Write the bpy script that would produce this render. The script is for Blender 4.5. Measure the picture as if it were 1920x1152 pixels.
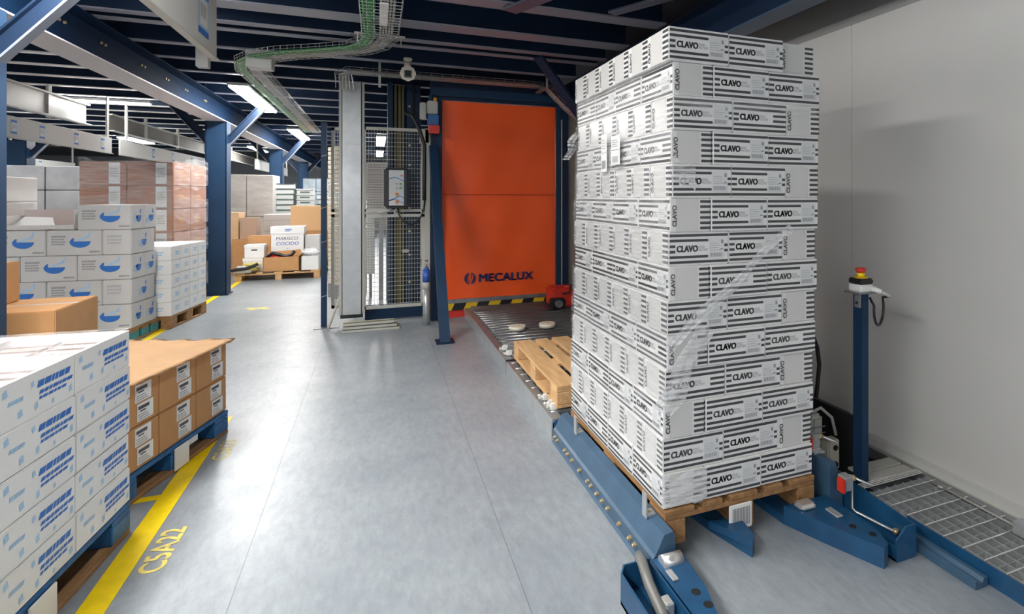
import bpy, bmesh, math, random
from mathutils import Vector, Matrix
random.seed(7)
S = bpy.context.scene
for o in list(bpy.data.objects): bpy.data.objects.remove(o)
COL = S.collection
R = math.radians
# ------------------------------------------------------------------ camera, world, exposure
CAM_H = 1.5
F_PX, CX, CY = 1043.0, 1135.0, 368.0
YAW = math.atan((CX-706)/F_PX)
cd = bpy.data.cameras.new('camera'); cam = bpy.data.objects.new('camera', cd); COL.objects.link(cam)
cd.sensor_fit = 'HORIZONTAL'; cd.sensor_width = 36.0
cd.lens = 36.0*F_PX/1920.0
cd.shift_x = (960-CX)/1920.0
cd.shift_y = (CY-576)/1920.0
cd.clip_start = 0.05; cd.clip_end = 200
cam.location = (0, 0, CAM_H); cam.rotation_euler = (R(90), 0, -YAW)
S.camera = cam
w = bpy.data.worlds.new('world'); S.world = w; w.use_nodes = True
w.node_tree.nodes['Background'].inputs[0].default_value = (0.86, 0.92, 1.0, 1)
w.node_tree.nodes['Background'].inputs[1].default_value = 0.68
S.view_settings.view_transform = 'Standard'; S.view_settings.look = 'None'
S.view_settings.gamma = 1.0; S.view_settings.exposure = 0.42
try: S.view_settings.use_curve_mapping = False
except Exception: pass
LAMP_W = 68.0      # emission strength of the strip luminaires

# ------------------------------------------------------------------ materials
MATS = {}
def mat(name, col, rough=0.6, metal=0.0, coat=0.0, bump=0.0, bscale=20.0, var=0.0, vscale=6.0, emit=0.0, spec=.5, alpha=None, stretch=None, col2=None, coat_rough=.12):
    if name in MATS: return MATS[name]
    m = bpy.data.materials.new(name); m.use_nodes = True
    nt = m.node_tree; N = nt.nodes; L = nt.links; b = N['Principled BSDF']
    b.inputs['Base Color'].default_value = (*col, 1); b.inputs['Roughness'].default_value = rough
    b.inputs['Metallic'].default_value = metal; b.inputs['Specular IOR Level'].default_value = spec; b.inputs['Coat Weight'].default_value = coat; b.inputs['Coat Roughness'].default_value = coat_rough
    if emit: b.inputs['Emission Color'].default_value = (*col, 1); b.inputs['Emission Strength'].default_value = emit
    tc = N.new('ShaderNodeTexCoord'); vec = tc.outputs['Object']
    if stretch:
        mp = N.new('ShaderNodeMapping'); mp.inputs['Scale'].default_value = stretch; L.new(vec, mp.inputs['Vector']); vec = mp.outputs['Vector']
    if var or col2:
        n = N.new('ShaderNodeTexNoise'); n.inputs['Scale'].default_value = vscale; n.inputs['Detail'].default_value = 5; L.new(vec, n.inputs['Vector'])
        r = N.new('ShaderNodeValToRGB'); r.color_ramp.elements[0].position = .3; r.color_ramp.elements[1].position = .7
        c2 = col2 or tuple(min(1, c*(1+var)) for c in col)
        c1 = col if col2 else tuple(c*(1-var) for c in col)
        r.color_ramp.elements[0].color = (*c1, 1); r.color_ramp.elements[1].color = (*c2, 1)
        L.new(n.outputs['Fac'], r.inputs['Fac']); L.new(r.outputs['Color'], b.inputs['Base Color'])
    if bump:
        n = N.new('ShaderNodeTexNoise'); n.inputs['Scale'].default_value = bscale; n.inputs['Detail'].default_value = 4; L.new(vec, n.inputs['Vector'])
        bp = N.new('ShaderNodeBump'); bp.inputs['Strength'].default_value = bump; bp.inputs['Distance'].default_value = .02
        L.new(n.outputs['Fac'], bp.inputs['Height']); L.new(bp.outputs['Normal'], b.inputs['Normal'])
        if coat: L.new(bp.outputs['Normal'], b.inputs['Coat Normal'])
    if alpha is not None: b.inputs['Alpha'].default_value = alpha
    MATS[name] = m; return m
def film_mat(name, op=.22, tint=(.95, .96, .98), scale=(3, 3, 30)):
    m = bpy.data.materials.new(name); m.use_nodes = True; nt = m.node_tree; N = nt.nodes; L = nt.links
    out = N['Material Output']; b = N['Principled BSDF']; b.inputs['Base Color'].default_value = (*tint, 1); b.inputs['Roughness'].default_value = .16
    b.inputs['Specular IOR Level'].default_value = 1.0
    t = N.new('ShaderNodeBsdfTransparent'); mx = N.new('ShaderNodeMixShader')
    tc = N.new('ShaderNodeTexCoord'); mp = N.new('ShaderNodeMapping'); mp.inputs['Scale'].default_value = scale
    n = N.new('ShaderNodeTexNoise'); n.inputs['Scale'].default_value = 3; n.inputs['Detail'].default_value = 6
    L.new(tc.outputs['Object'], mp.inputs['Vector']); L.new(mp.outputs['Vector'], n.inputs['Vector'])
    r = N.new('ShaderNodeMapRange'); r.inputs['From Min'].default_value = .35; r.inputs['From Max'].default_value = .75
    r.inputs['To Min'].default_value = op*.4; r.inputs['To Max'].default_value = min(.9, op*2.6)
    L.new(n.outputs['Fac'], r.inputs['Value']); L.new(r.outputs['Result'], mx.inputs['Fac'])
    bp = N.new('ShaderNodeBump'); bp.inputs['Strength'].default_value = .9; bp.inputs['Distance'].default_value = .01
    L.new(n.outputs['Fac'], bp.inputs['Height']); L.new(bp.outputs['Normal'], b.inputs['Normal'])
    L.new(t.outputs['BSDF'], mx.inputs[1]); L.new(b.outputs['BSDF'], mx.inputs[2]); L.new(mx.outputs['Shader'], out.inputs['Surface'])
    MATS[name] = m; return m

card = mat('white_card', (.74, .735, .725), .42, coat=.35, bump=.08, bscale=9, var=.03, vscale=5, coat_rough=.25)
ink = mat('dark_print', (.055, .055, .06), .45, coat=.3, coat_rough=.25)
inkg = mat('grey_print', (.3, .3, .31), .5)
lab = mat('label_paper', (.66, .68, .69), .35, coat=.4)
tape = mat('grey_tape', (.60, .595, .58), .3, coat=.6)
wood = mat('pallet_wood', (.52, .30, .13), .75, bump=.25, bscale=30, stretch=(6, 1, 6), vscale=5, col2=(.68, .43, .21))
wood_old = mat('worn_pallet_wood', (.22, .11, .042), .8, bump=.3, bscale=30, stretch=(6, 1, 6), vscale=5, col2=(.37, .205, .085))
navy = mat('navy_paint', (.008, .033, .080), .5, spec=.3, var=.12, vscale=3)
navyd = mat('dark_navy_paint', (.006, .020, .052), .5, spec=.3, var=.15, vscale=3)
blue = mat('blue_machine_paint', (.045, .098, .165), .38, var=.12, vscale=8, bump=.03)
blueb = mat('bright_blue_paint', (.010, .066, .155), .32, var=.18, vscale=10)
galv = mat('galvanised_steel', (.48, .50, .51), .32, metal=.55, var=.08, vscale=10, bump=.03)
galvd = mat('dull_steel', (.28, .29, .30), .35, metal=.6, var=.18, vscale=9)
chrome = mat('bright_steel', (.72, .71, .69), .25, metal=.7, var=.06)
brass = mat('yellow_zinc_bolt', (.62, .48, .27), .35, metal=.6)
blackm = mat('black_plastic', (.012, .013, .015), .4)
white = mat('white_plastic', (.78, .78, .76), .4)
cream = mat('cream_plastic', (.72, .66, .55), .45)
beige = mat('beige_plastic', (.52, .49, .41), .5)
greyp = mat('light_grey_paint', (.60, .60, .575), .45)
greyf = mat('fence_grey_paint', (.44, .44, .40), .45)
orange = mat('orange_fabric', (.95, .105, .012), .42, bump=.06, bscale=3, var=.05, vscale=2)
red = mat('red_paint', (.62, .035, .02), .4)
yellow = mat('yellow_line_paint', (.92, .66, .0), .45, var=.06, vscale=20)
yelw = mat('worn_yellow_paint', (.70, .58, .14), .5, var=.25, vscale=30)
yeld = mat('warning_yellow', (.72, .46, .02), .4)
brown = mat('brown_cardboard', (.50, .26, .105), .75, var=.07, vscale=7, bump=.05)
brownl = mat('pale_cardboard', (.62, .41, .23), .75, var=.06, vscale=5)
brownr = mat('reddish_cardboard', (.33, .165, .11), .6, coat=.4, var=.1, vscale=4, bump=.3, bscale=5, stretch=(1, 1, 8))
bluep = mat('blue_print', (.03, .16, .52), .5)
bluel = mat('pale_blue_print', (.38, .58, .78), .5)
wcard = mat('bright_white_card', (.80, .80, .79), .45, var=.02)
gcard = mat('greyish_white_card', (.58, .57, .56), .6, var=.03)
green = mat('green_cable', (.06, .33, .09), .5)
greyc = mat('grey_cable', (.42, .41, .37), .5)
olive = mat('olive_chain', (.13, .115, .035), .45)
teal = mat('teal_paint', (.03, .22, .28), .5)
bluw = mat('worn_blue_pallet_paint', (.02, .12, .30), .55, var=.3, vscale=20)
lamp = mat('lit_diffuser', (1, .98, .95), .5, emit=LAMP_W)
film = film_mat('stretch_film', .12)
film2 = film_mat('thick_stretch_film', .30)
film3 = film_mat('coarse_stretch_film', .11, scale=(2, 2, 9))

# ------------------------------------------------------------------ mesh helpers
class MB:
    def __init__(s): s.bm = bmesh.new(); s.ms = []; s.smooth = False
    def mi(s, m):
        if m not in s.ms: s.ms.append(m)
        return s.ms.index(m)
    def poly(s, pts, m, sm=False):
        vs = [s.bm.verts.new(p) for p in pts]; f = s.bm.faces.new(vs); f.material_index = s.mi(m); f.smooth = sm; return f
    def box(s, x0, y0, z0, x1, y1, z1, m, T=None):
        if x0 > x1: x0, x1 = x1, x0
        if y0 > y1: y0, y1 = y1, y0
        if z0 > z1: z0, z1 = z1, z0
        c = [(x0,y0,z0),(x1,y0,z0),(x1,y1,z0),(x0,y1,z0),(x0,y0,z1),(x1,y0,z1),(x1,y1,z1),(x0,y1,z1)]
        if T: c = [T @ Vector(p) for p in c]
        v = [s.bm.verts.new(p) for p in c]; k = s.mi(m)
        for f in ((3,2,1,0),(4,5,6,7),(0,1,5,4),(1,2,6,5),(2,3,7,6),(3,0,4,7)):
            s.bm.faces.new([v[i] for i in f]).material_index = k
        return s
    def bbox(s, x0, y0, z0, x1, y1, z1, m, b=.004, seg=2, T=None):
        t = bmesh.new()
        bmesh.ops.create_cube(t, size=1)
        for v in t.verts: v.co = Vector((x0+(v.co.x+.5)*(x1-x0), y0+(v.co.y+.5)*(y1-y0), z0+(v.co.z+.5)*(z1-z0)))
        bmesh.ops.bevel(t, geom=list(t.edges), offset=b, segments=seg, affect='EDGES')
        s.merge(t, m, T); return s
    def merge(s, t, m, T=None, sm=False):
        k = s.mi(m); mp = {}
        for v in t.verts: mp[v] = s.bm.verts.new(T @ v.co if T else v.co)
        for f in t.faces:
            try: g = s.bm.faces.new([mp[v] for v in f.verts]); g.material_index = k; g.smooth = sm or f.smooth
            except ValueError: pass
        t.free()
    def cyl(s, p0, p1, r, m, n=12, r2=None, caps=True):
        p0 = Vector(p0); p1 = Vector(p1); d = (p1-p0).normalized(); r2 = r if r2 is None else r2
        a = d.orthogonal().normalized(); b = d.cross(a); k = s.mi(m)
        A = [s.bm.verts.new(p0+r*(math.cos(2*math.pi*i/n)*a+math.sin(2*math.pi*i/n)*b)) for i in range(n)]
        B = [s.bm.verts.new(p1+r2*(math.cos(2*math.pi*i/n)*a+math.sin(2*math.pi*i/n)*b)) for i in range(n)]
        for i in range(n):
            f = s.bm.faces.new((A[i], A[(i+1)%n], B[(i+1)%n], B[i])); f.material_index = k; f.smooth = n > 6
        if caps:
            s.bm.faces.new(A[::-1]).material_index = k; s.bm.faces.new(B).material_index = k
        return s
    def tube(s, pts, r, m, n=8):
        pts = [Vector(p) for p in pts]; k = s.mi(m); rings = []; up = None
        for i, p in enumerate(pts):
            d = (pts[min(i+1, len(pts)-1)]-pts[max(i-1, 0)]).normalized()
            if up is None: up = d.orthogonal().normalized()
            a = (up-d*up.dot(d)).normalized(); up = a; b = d.cross(a)
            rings.append([s.bm.verts.new(p+r*(math.cos(2*math.pi*j/n)*a+math.sin(2*math.pi*j/n)*b)) for j in range(n)])
        for A, B in zip(rings, rings[1:]):
            for j in range(n):
                f = s.bm.faces.new((A[j], A[(j+1)%n], B[(j+1)%n], B[j])); f.material_index = k; f.smooth = n > 4
        s.bm.faces.new(rings[0][::-1]).material_index = k; s.bm.faces.new(rings[-1]).material_index = k
        return s
    def prism(s, pts, axis, a, b, m):
        # pts: 2D outline, extruded along axis from a to b
        def P(u, v, t): return {'x': (t, u, v), 'y': (u, t, v), 'z': (u, v, t)}[axis]
        k = s.mi(m); A = [s.bm.verts.new(P(u, v, a)) for u, v in pts]; B = [s.bm.verts.new(P(u, v, b)) for u, v in pts]; n = len(pts)
        fs = [s.bm.faces.new(A), s.bm.faces.new(B[::-1])]
        for i in range(n): fs.append(s.bm.faces.new((A[i], B[i], B[(i+1)%n], A[(i+1)%n])))
        for f in fs: f.material_index = k
        bmesh.ops.recalc_face_normals(s.bm, faces=fs)
        return s
    def rect(s, o, u, v, x0, y0, x1, y1, m):
        o = Vector(o); u = Vector(u); v = Vector(v)
        s.poly([o+u*x0+v*y0, o+u*x1+v*y0, o+u*x1+v*y1, o+u*x0+v*y1], m); return s
    def flat(s, o, u, v, pts, m):
        o = Vector(o); u = Vector(u); v = Vector(v)
        s.poly([o+u*x+v*y for x, y in pts], m); return s
    def text(s, txt, o, u, v, size, m, bold=.0, sx=1.0, shear=0):
        o = Vector(o); u = Vector(u); v = Vector(v)
        if 'M' in txt and bold > 0:
            n = u.cross(v).normalized()
            for q in (-1, 0): s.text(txt, o+u*(q*bold*size*.8)+n*(.0002*q), u, v, size, m, 0, sx, shear)
            bold = 0; o = o+u*(.8*0)
        vs, fs, wd = glyphs(txt, bold, shear); k = s.mi(m)
        nv = [s.bm.verts.new(o+u*(x*size*sx)+v*(y*size)) for x, y in vs]
        for f in fs:
            try: s.bm.faces.new([nv[i] for i in f]).material_index = k
            except ValueError: pass
        return wd*size*sx
    def build(s, name, parent=None, loc=None, rot=None):
        me = bpy.data.meshes.new(name); s.bm.to_mesh(me); s.bm.free()
        for m in s.ms: me.materials.append(m)
        o = bpy.data.objects.new(name, me); COL.objects.link(o)
        if parent: o.parent = parent
        if loc: o.location = loc
        if rot is not None: o.rotation_euler = (0, 0, rot)
        return o
_G = {}
def glyphs(txt, bold, shear):
    key = (txt, bold, shear)
    if key in _G: return _G[key]
    c = bpy.data.curves.new('t', 'FONT'); c.body = txt; c.size = 1; c.offset = bold; c.shear = shear; c.resolution_u = 3; c.fill_mode = 'FRONT'
    o = bpy.data.objects.new('t', c); COL.objects.link(o)
    me = bpy.data.meshes.new_from_object(o.evaluated_get(bpy.context.evaluated_depsgraph_get()))
    vs = [(v.co.x, v.co.y) for v in me.vertices]; fs = [tuple(p.vertices) for p in me.polygons]
    wd = max([x for x, y in vs] or [0])
    bpy.data.meshes.remove(me); bpy.data.objects.remove(o); bpy.data.curves.remove(c)
    _G[key] = (vs, fs, wd); return _G[key]
def tag(o, label=None, cat=None, group=None, kind=None):
    if label: o['label'] = label
    if cat: o['category'] = cat
    if group: o['group'] = group
    if kind: o['kind'] = kind
    return o
def thing(name, label, cat, loc=(0, 0, 0), rot=0, group=None):
    o = bpy.data.objects.new(name, None); o.empty_display_size = .1; COL.objects.link(o); o.location = loc; o.rotation_euler = (0, 0, rot)
    return tag(o, label, cat, group)
def dup(root, loc, rot=0, label=None, group=None):
    r = root.copy(); COL.objects.link(r); r.location = loc; r.rotation_euler = (0, 0, rot)
    if label: r['label'] = label
    if group: r['group'] = group
    for ch in list(root.children):
        c = ch.copy(); COL.objects.link(c); c.parent = r
        for g in ch.children:
            d = g.copy(); COL.objects.link(d); d.parent = c
    return r
def struct(o): o['kind'] = 'structure'; return o
ORD = ['first', 'second', 'third', 'fourth', 'fifth', 'sixth', 'seventh', 'eighth', 'ninth', 'tenth', 'eleventh', 'twelfth', 'thirteenth', 'fourteenth', 'fifteenth', 'sixteenth', 'seventeenth', 'eighteenth', 'nineteenth', 'twentieth', 'twenty-first', 'twenty-second', 'twenty-third']
X, Y, Zv = Vector((1, 0, 0)), Vector((0, 1, 0)), Vector((0, 0, 1))

# ------------------------------------------------------------------ SETTING
def floor_mat():
    m = bpy.data.materials.new('polished_grey_floor'); m.use_nodes = True; nt = m.node_tree; N = nt.nodes; L = nt.links; b = N['Principled BSDF']
    g = N.new('ShaderNodeNewGeometry'); n = N.new('ShaderNodeTexNoise'); n.inputs['Scale'].default_value = 1.3; n.inputs['Detail'].default_value = 7; n.inputs['Roughness'].default_value = .62
    L.new(g.outputs['Position'], n.inputs['Vector'])
    r = N.new('ShaderNodeValToRGB'); r.color_ramp.elements[0].position = .32; r.color_ramp.elements[1].position = .72
    r.color_ramp.elements[0].color = (.215, .243, .268, 1); r.color_ramp.elements[1].color = (.295, .322, .342, 1)
    L.new(n.outputs['Fac'], r.inputs['Fac'])
    sep = N.new('ShaderNodeSeparateXYZ'); L.new(g.outputs['Position'], sep.inputs[0])
    mp = N.new('ShaderNodeMapping'); mp.inputs['Scale'].default_value = (1.0, .35, 1.0); L.new(g.outputs['Position'], mp.inputs['Vector'])
    n3 = N.new('ShaderNodeTexNoise'); n3.inputs['Scale'].default_value = 26; n3.inputs['Detail'].default_value = 8; n3.inputs['Roughness'].default_value = .75; L.new(mp.outputs['Vector'], n3.inputs['Vector'])
    m3 = N.new('ShaderNodeMapRange'); m3.inputs['From Min'].default_value = .3; m3.inputs['From Max'].default_value = .7; m3.inputs['To Min'].default_value = .80; m3.inputs['To Max'].default_value = 1.18; L.new(n3.outputs['Fac'], m3.inputs['Value'])
    vm = N.new('ShaderNodeVectorMath'); vm.operation = 'SCALE'; L.new(r.outputs['Color'], vm.inputs[0]); L.new(m3.outputs['Result'], vm.inputs['Scale'])
    prev = vm.outputs['Vector']
    for x0 in (-.5, .517):           # narrow joints in the slab
        a = N.new('ShaderNodeMath'); a.operation = 'SUBTRACT'; a.inputs[1].default_value = x0; L.new(sep.outputs['X'], a.inputs[0])
        c = N.new('ShaderNodeMath'); c.operation = 'ABSOLUTE'; L.new(a.outputs[0], c.inputs[0])
        d = N.new('ShaderNodeMath'); d.operation = 'LESS_THAN'; d.inputs[1].default_value = .0014; L.new(c.outputs[0], d.inputs[0])
        mx = N.new('ShaderNodeMix'); mx.data_type = 'RGBA'; L.new(d.outputs[0], mx.inputs['Factor']); L.new(prev, mx.inputs['A']); mx.inputs['B'].default_value = (.10, .11, .12, 1); prev = mx.outputs['Result']
    L.new(prev, b.inputs['Base Color'])
    n2 = N.new('ShaderNodeTexNoise'); n2.inputs['Scale'].default_value = 5; n2.inputs['Detail'].default_value = 6; L.new(g.outputs['Position'], n2.inputs['Vector'])
    mr = N.new('ShaderNodeMapRange'); mr.inputs['To Min'].default_value = .27; mr.inputs['To Max'].default_value = .46; L.new(n2.outputs['Fac'], mr.inputs['Value']); L.new(mr.outputs['Result'], b.inputs['Roughness'])
    b.inputs['Specular IOR Level'].default_value = .7
    bp = N.new('ShaderNodeBump'); bp.inputs['Strength'].default_value = .05; bp.inputs['Distance'].default_value = .01; L.new(n2.outputs['Fac'], bp.inputs['Height']); L.new(bp.outputs['Normal'], b.inputs['Normal'])
    return m
WX = 2.75
struct(MB().box(-16, -5, -.2, 2.95, 34, 0, floor_mat()).build('floor'))
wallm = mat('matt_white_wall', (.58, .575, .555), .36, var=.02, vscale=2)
walld = mat('beige_wall_panel', (.34, .29, .25), .6)
m = MB()
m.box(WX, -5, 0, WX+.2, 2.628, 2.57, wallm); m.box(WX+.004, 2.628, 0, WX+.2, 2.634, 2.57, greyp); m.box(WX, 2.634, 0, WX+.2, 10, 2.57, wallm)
m.box(WX, -5, 2.57, WX+.2, 10, 3.3, mat('shaded_upper_wall', (.30, .30, .29), .35))  # upper wall in darker grey, its shadow put into the colour
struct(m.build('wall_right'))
m = MB().box(2.345, 7.12, 0, WX, 7.25, 2.72, walld); struct(m.build('wall_back'))
struct(MB().box(-16.2, 30, 0, 3, 30.2, 3.4, mat('far_grey_wall', (.45, .46, .47), .6)).build('wall_far'))
struct(MB().box(-16.2, -5, 0, -16, 30, 3.4, mat('far_grey_wall', (.45, .46, .47), .6)).build('wall_left'))
# corrugated dark deck
m = MB(); dk = mat('dark_ceiling_deck', (.012, .02, .04), .4)
m.box(-16, -5, 3.19, 2.95, 30, 3.3, dk)
struct(m.build('ceiling'))
m = MB(); m.box(2.70, -5, 0, WX, 2.62, .07, greyp); m.box(2.64, -5, 0, 2.70, 2.62, .035, greyf); m.box(2.615, -5, 0, 2.64, 2.62, .06, galvd)
struct(m.build('baseboard_right'))
struct(MB().box(2.725, 2.65, 0, WX, 7.1, .14, blackm).build('baseboard_right_rear'))

# ------------------------------------------------------------------ CEILING STEEL
joists = [(1.3, .07), (2.0, .07), (2.7, .07), (3.4, .07), (4.22, .17), (4.98, .2), (5.50, .09), (5.74, .09), (6.45, .08), (7.1, .08), (7.8, .08), (8.5, .08), (9.35, .08), (10.1, .08), (11.05, .08), (12, .08), (13, .08), (14, .08), (15, .08), (16.1, .08), (17.6, .08), (19.3, .08), (20.6, .08)]
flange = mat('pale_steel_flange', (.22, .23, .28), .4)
flange_lit = mat('lit_steel_flange', (.88, .85, .84), .4)  # whiter copy for the left joists, light on their undersides put into the colour
def ibeam(mb, a, b, axis, c, z0, z1, wd, mweb, mfl):
    t = .012
    if axis == 'x':
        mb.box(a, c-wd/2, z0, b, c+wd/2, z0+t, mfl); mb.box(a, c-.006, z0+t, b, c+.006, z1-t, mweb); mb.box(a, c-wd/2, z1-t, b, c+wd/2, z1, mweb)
    else:
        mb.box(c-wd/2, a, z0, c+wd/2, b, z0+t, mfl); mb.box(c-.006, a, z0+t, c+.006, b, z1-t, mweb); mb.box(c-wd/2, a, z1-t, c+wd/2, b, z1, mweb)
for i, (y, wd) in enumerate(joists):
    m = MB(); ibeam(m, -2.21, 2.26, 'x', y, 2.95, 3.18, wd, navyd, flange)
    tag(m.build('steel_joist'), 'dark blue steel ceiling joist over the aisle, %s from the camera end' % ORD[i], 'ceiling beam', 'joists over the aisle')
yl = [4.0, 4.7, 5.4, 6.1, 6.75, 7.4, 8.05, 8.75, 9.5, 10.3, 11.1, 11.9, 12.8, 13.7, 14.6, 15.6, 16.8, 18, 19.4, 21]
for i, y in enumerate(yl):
    m = MB(); ibeam(m, -15.5, -2.26, 'x', y, 2.95, 3.18, .1, navyd, flange_lit)
    tag(m.build('steel_joist'), 'steel joist, flange coloured as lit, left of the main beam, %s from the camera end' % ORD[i], 'ceiling beam', 'joists over the storage area on the left')
MBX = -2.235
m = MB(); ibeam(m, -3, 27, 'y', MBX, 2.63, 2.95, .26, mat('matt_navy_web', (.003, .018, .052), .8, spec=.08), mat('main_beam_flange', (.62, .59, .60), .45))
for y in (5.5, 6.2, 7.1, 7.8, 8.5, 9.35):
    for dy in (-.03, .05): m.cyl((MBX+.006, y+dy, 2.84), (MBX+.02, y+dy, 2.84), .012, brass, 6)
tag(m.build('steel_beam'), 'long main steel beam running into the hall above the blue columns', 'ceiling beam')
m = MB(); ibeam(m, -3, 7.3, 'y', 2.36, 2.65, 2.95, .17, navyd, mat('blue_flange', (.05, .09, .16), .4))
tag(m.build('steel_beam'), 'dark blue steel beam beside the white wall above the carton tower', 'ceiling beam')
# horizontal bracing near the right
def bar(name, p0, p1, wd, t, mt, label, cat, group=None):
    p0 = Vector(p0); p1 = Vector(p1); d = (p1-p0).normalized(); sd = d.cross(Zv)
    if sd.length < .1: sd = X.copy()
    sd.normalize(); up = sd.cross(d).normalized(); m = MB()
    c = [p0-sd*wd/2, p0+sd*wd/2, p1+sd*wd/2, p1-sd*wd/2]
    a = [m.bm.verts.new(q-up*t/2) for q in c]; b = [m.bm.verts.new(q+up*t/2) for q in c]; k = m.mi(mt)
    for f in (a[::-1], b, (a[0], a[1], b[1], b[0]), (a[1], a[2], b[2], b[1]), (a[2], a[3], b[3], b[2]), (a[3], a[0], b[0], b[3])): m.bm.faces.new(f).material_index = k
    return tag(m.build(name), label, cat, group)
brc = mat('brace_steel', (.09, .10, .15), .4)
bar('brace_bar', (.95, 4.25, 2.93), (1.35, 3.3, 2.93), .13, .02, brc, 'flat diagonal brace under the ceiling near the top of the photo', 'brace')
bar('brace_bar', (1.70, 4.0, 2.93), (2.28, 2.9, 2.93), .09, .02, brc, 'flat diagonal brace running to the beam over the carton tower', 'brace')
bar('brace_bar', (1.52, 5.5, 2.92), (2.2, 5.9, 2.30), .12, .03, navyd, 'short slanted brace just left of the top of the carton tower', 'brace')
# columns with knee braces
brace_fl = mat('brace_flange', (.20, .23, .30), .4)
def column(x, y, label, w=.13, braces=(-1, 1), z1=2.63):
    t = thing('steel_column', label, 'column', (x, y, 0), 0, 'blue steel columns')
    m = MB()
    for sx in (-1, 1): m.box(sx*w-.008, -w, 0, sx*w+.008, w, z1, navy)
    m.box(-w, -.006, 0, w, .006, z1, navy); m.box(-w, -w, 0, w, -w+.012, z1, navy)
    m.build('shaft', t)
    MB().box(-w-.03, -w-.03, 0, w+.03, w+.03, .015, navyd).build('base_plate', t)
    for sg in braces:
        p0 = Vector((sg*w, 0, z1-.30)); p1 = Vector((sg*(w+.50), 0, z1+.32)); d = (p1-p0).normalized(); n = Vector((-d.z, 0, d.x))
        m = MB()
        for (mm, o, wy, th) in ((navyd, Vector((0, 0, 0)), .006, .05), (brace_fl, -n*.05*sg, .045, .006), (navyd, n*.05*sg, .045, .006)):
            c = [p0+o-n*th, p0+o+n*th, p1+o+n*th, p1+o-n*th]
            A = [m.bm.verts.new(q-Y*wy) for q in c]; B = [m.bm.verts.new(q+Y*wy) for q in c]; k = m.mi(mm); fs = [m.bm.faces.new(A), m.bm.faces.new(B[::-1])]
            for i in range(4): fs.append(m.bm.faces.new((A[i], B[i], B[(i+1)%4], A[(i+1)%4])))
            for f in fs: f.material_index = k
            bmesh.ops.recalc_face_normals(m.bm, faces=fs)
        m.build('knee_brace', t)
    return t
column(MBX, 10.1, 'tall blue steel column at the yellow line, nearest of the fully visible ones')
column(MBX, 4.42, 'blue steel column cut by the left edge of the photo', braces=(1,))
column(MBX, 15.5, 'dark steel column in the distance behind the pallet of mixed boxes')
column(MBX, 20.8, 'most distant steel column of the row beyond the mixed boxes')
column(-6.75, 15.1, 'blue steel column far left behind the grey and white cartons', w=.16)

# ------------------------------------------------------------------ LUMINAIRES
def luminaire(x, y, L_, along, label, wd=.2, z=2.9):
    t = thing('strip_light', label, 'ceiling light', (x, y, z), 0 if along == 'y' else R(90), 'strip lights under the ceiling')
    m = MB(); m.bbox(-wd/2-.012, -L_/2-.02, .01, wd/2+.012, L_/2+.02, .05, greyp, .006); m.build('housing', t)
    m = MB(); m.bbox(-wd/2, -L_/2, -.012, wd/2, L_/2, .012, lamp, .004); m.build('diffuser', t)
    return t
luminaire(-1.64, 9.5, 2.3, 'y', 'lit strip light over the aisle right of the main beam')
luminaire(-1.64, 3.72, 2.3, 'y', 'lit strip light above the near white aisle sign')
luminaire(-1.64, .6, 2.4, 'y', 'lit strip light above the near white cartons outside the photo')
luminaire(-1.64, -2.8, 2.4, 'y', 'lit strip light behind the camera')
luminaire(.1, 2.3, .9, 'y', 'short added lamp out of view above the aisle, fill light for the door', .12)  # added lamp out of view, brightens the door and the carton tower
luminaire(.1, 15.5, 2.4, 'y', 'lit strip light seen through the mesh fence')
luminaire(.1, 20.0, 2.4, 'y', 'smaller lit strip light seen deeper through the mesh fence')
luminaire(-1.64, 14.5, 2.2, 'y', 'lit strip light beyond the wrapped load over the far aisle')
luminaire(-3.75, 10.5, 1.1, 'x', 'lit strip light lying crosswise above the white duct at upper left', .1)
luminaire(-4.7, 14.2, 1.2, 'y', 'small lit strip light under the grey duct at left')
luminaire(-5.6, 17.5, 1.6, 'y', 'distant lit strip light left behind the wrapped brown load', .25)
luminaire(-6.2, 6.5, 2.4, 'y', 'lit strip light outside the left edge of the photo')
luminaire(-6.3, 11.2, 2.4, 'y', 'lit strip light far left above the stacked cartons')
luminaire(-3.3, 19.5, 2.0, 'y', 'farthest lit strip light between the distant racks')

# ------------------------------------------------------------------ PALLETS
_PM = {}
def pallet(label, loc, rot=0, style='new', group=None, w=.8, d=1.2):
    """origin at the centre of the footprint; boards run along local y"""
    sty = {'new': (wood, wood), 'old': (wood_old, wood_old), 'blue': (bluw, bluw), 'teal': (wood_old, teal)}[style]
    t = thing('wooden_pallet', label, 'pallet', loc, rot, group)
    key = (style, w, d)
    if key not in _PM:
        L = []; bw, mb_ = sty
        ws = [.145, .10, .145, .10, .145]; gp = (w-.635)/4; xs = [-w/2+sum(ws[:i])+gp*i+ws[i]/2 for i in range(5)]
        for x, ww in zip(xs, ws):
            m = MB(); m.bbox(x-ww/2, -d/2, .122, x+ww/2, d/2, .144, bw, .003, 1); L.append(('deck_board', m))
        for y in (-d/2+.0725, 0, d/2-.0725):
            m = MB(); m.bbox(-w/2, y-.07, .1, w/2, y+.07, .122, bw, .003, 1); L.append(('cross_board', m))
            for x in (-w/2+.05, 0, w/2-.05):
                m = MB(); m.bbox(x-.05, y-.0725, .022, x+.05, y+.0725, .1, mb_, .004, 1); L.append(('block', m))
        for x in (-w/2+.05, 0, w/2-.05):
            m = MB(); m.bbox(x-.05, -d/2, 0, x+.05, d/2, .022, wood_old if style == 'blue' else bw, .003, 1); L.append(('bottom_board', m))
        out = []
        for n, m in L:
            o = m.build(n, t); out.append((n, o.data))
        _PM[key] = out
    else:
        for n, me in _PM[key]:
            o = bpy.data.objects.new(n, me); COL.objects.link(o); o.parent = t
    return t

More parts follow.
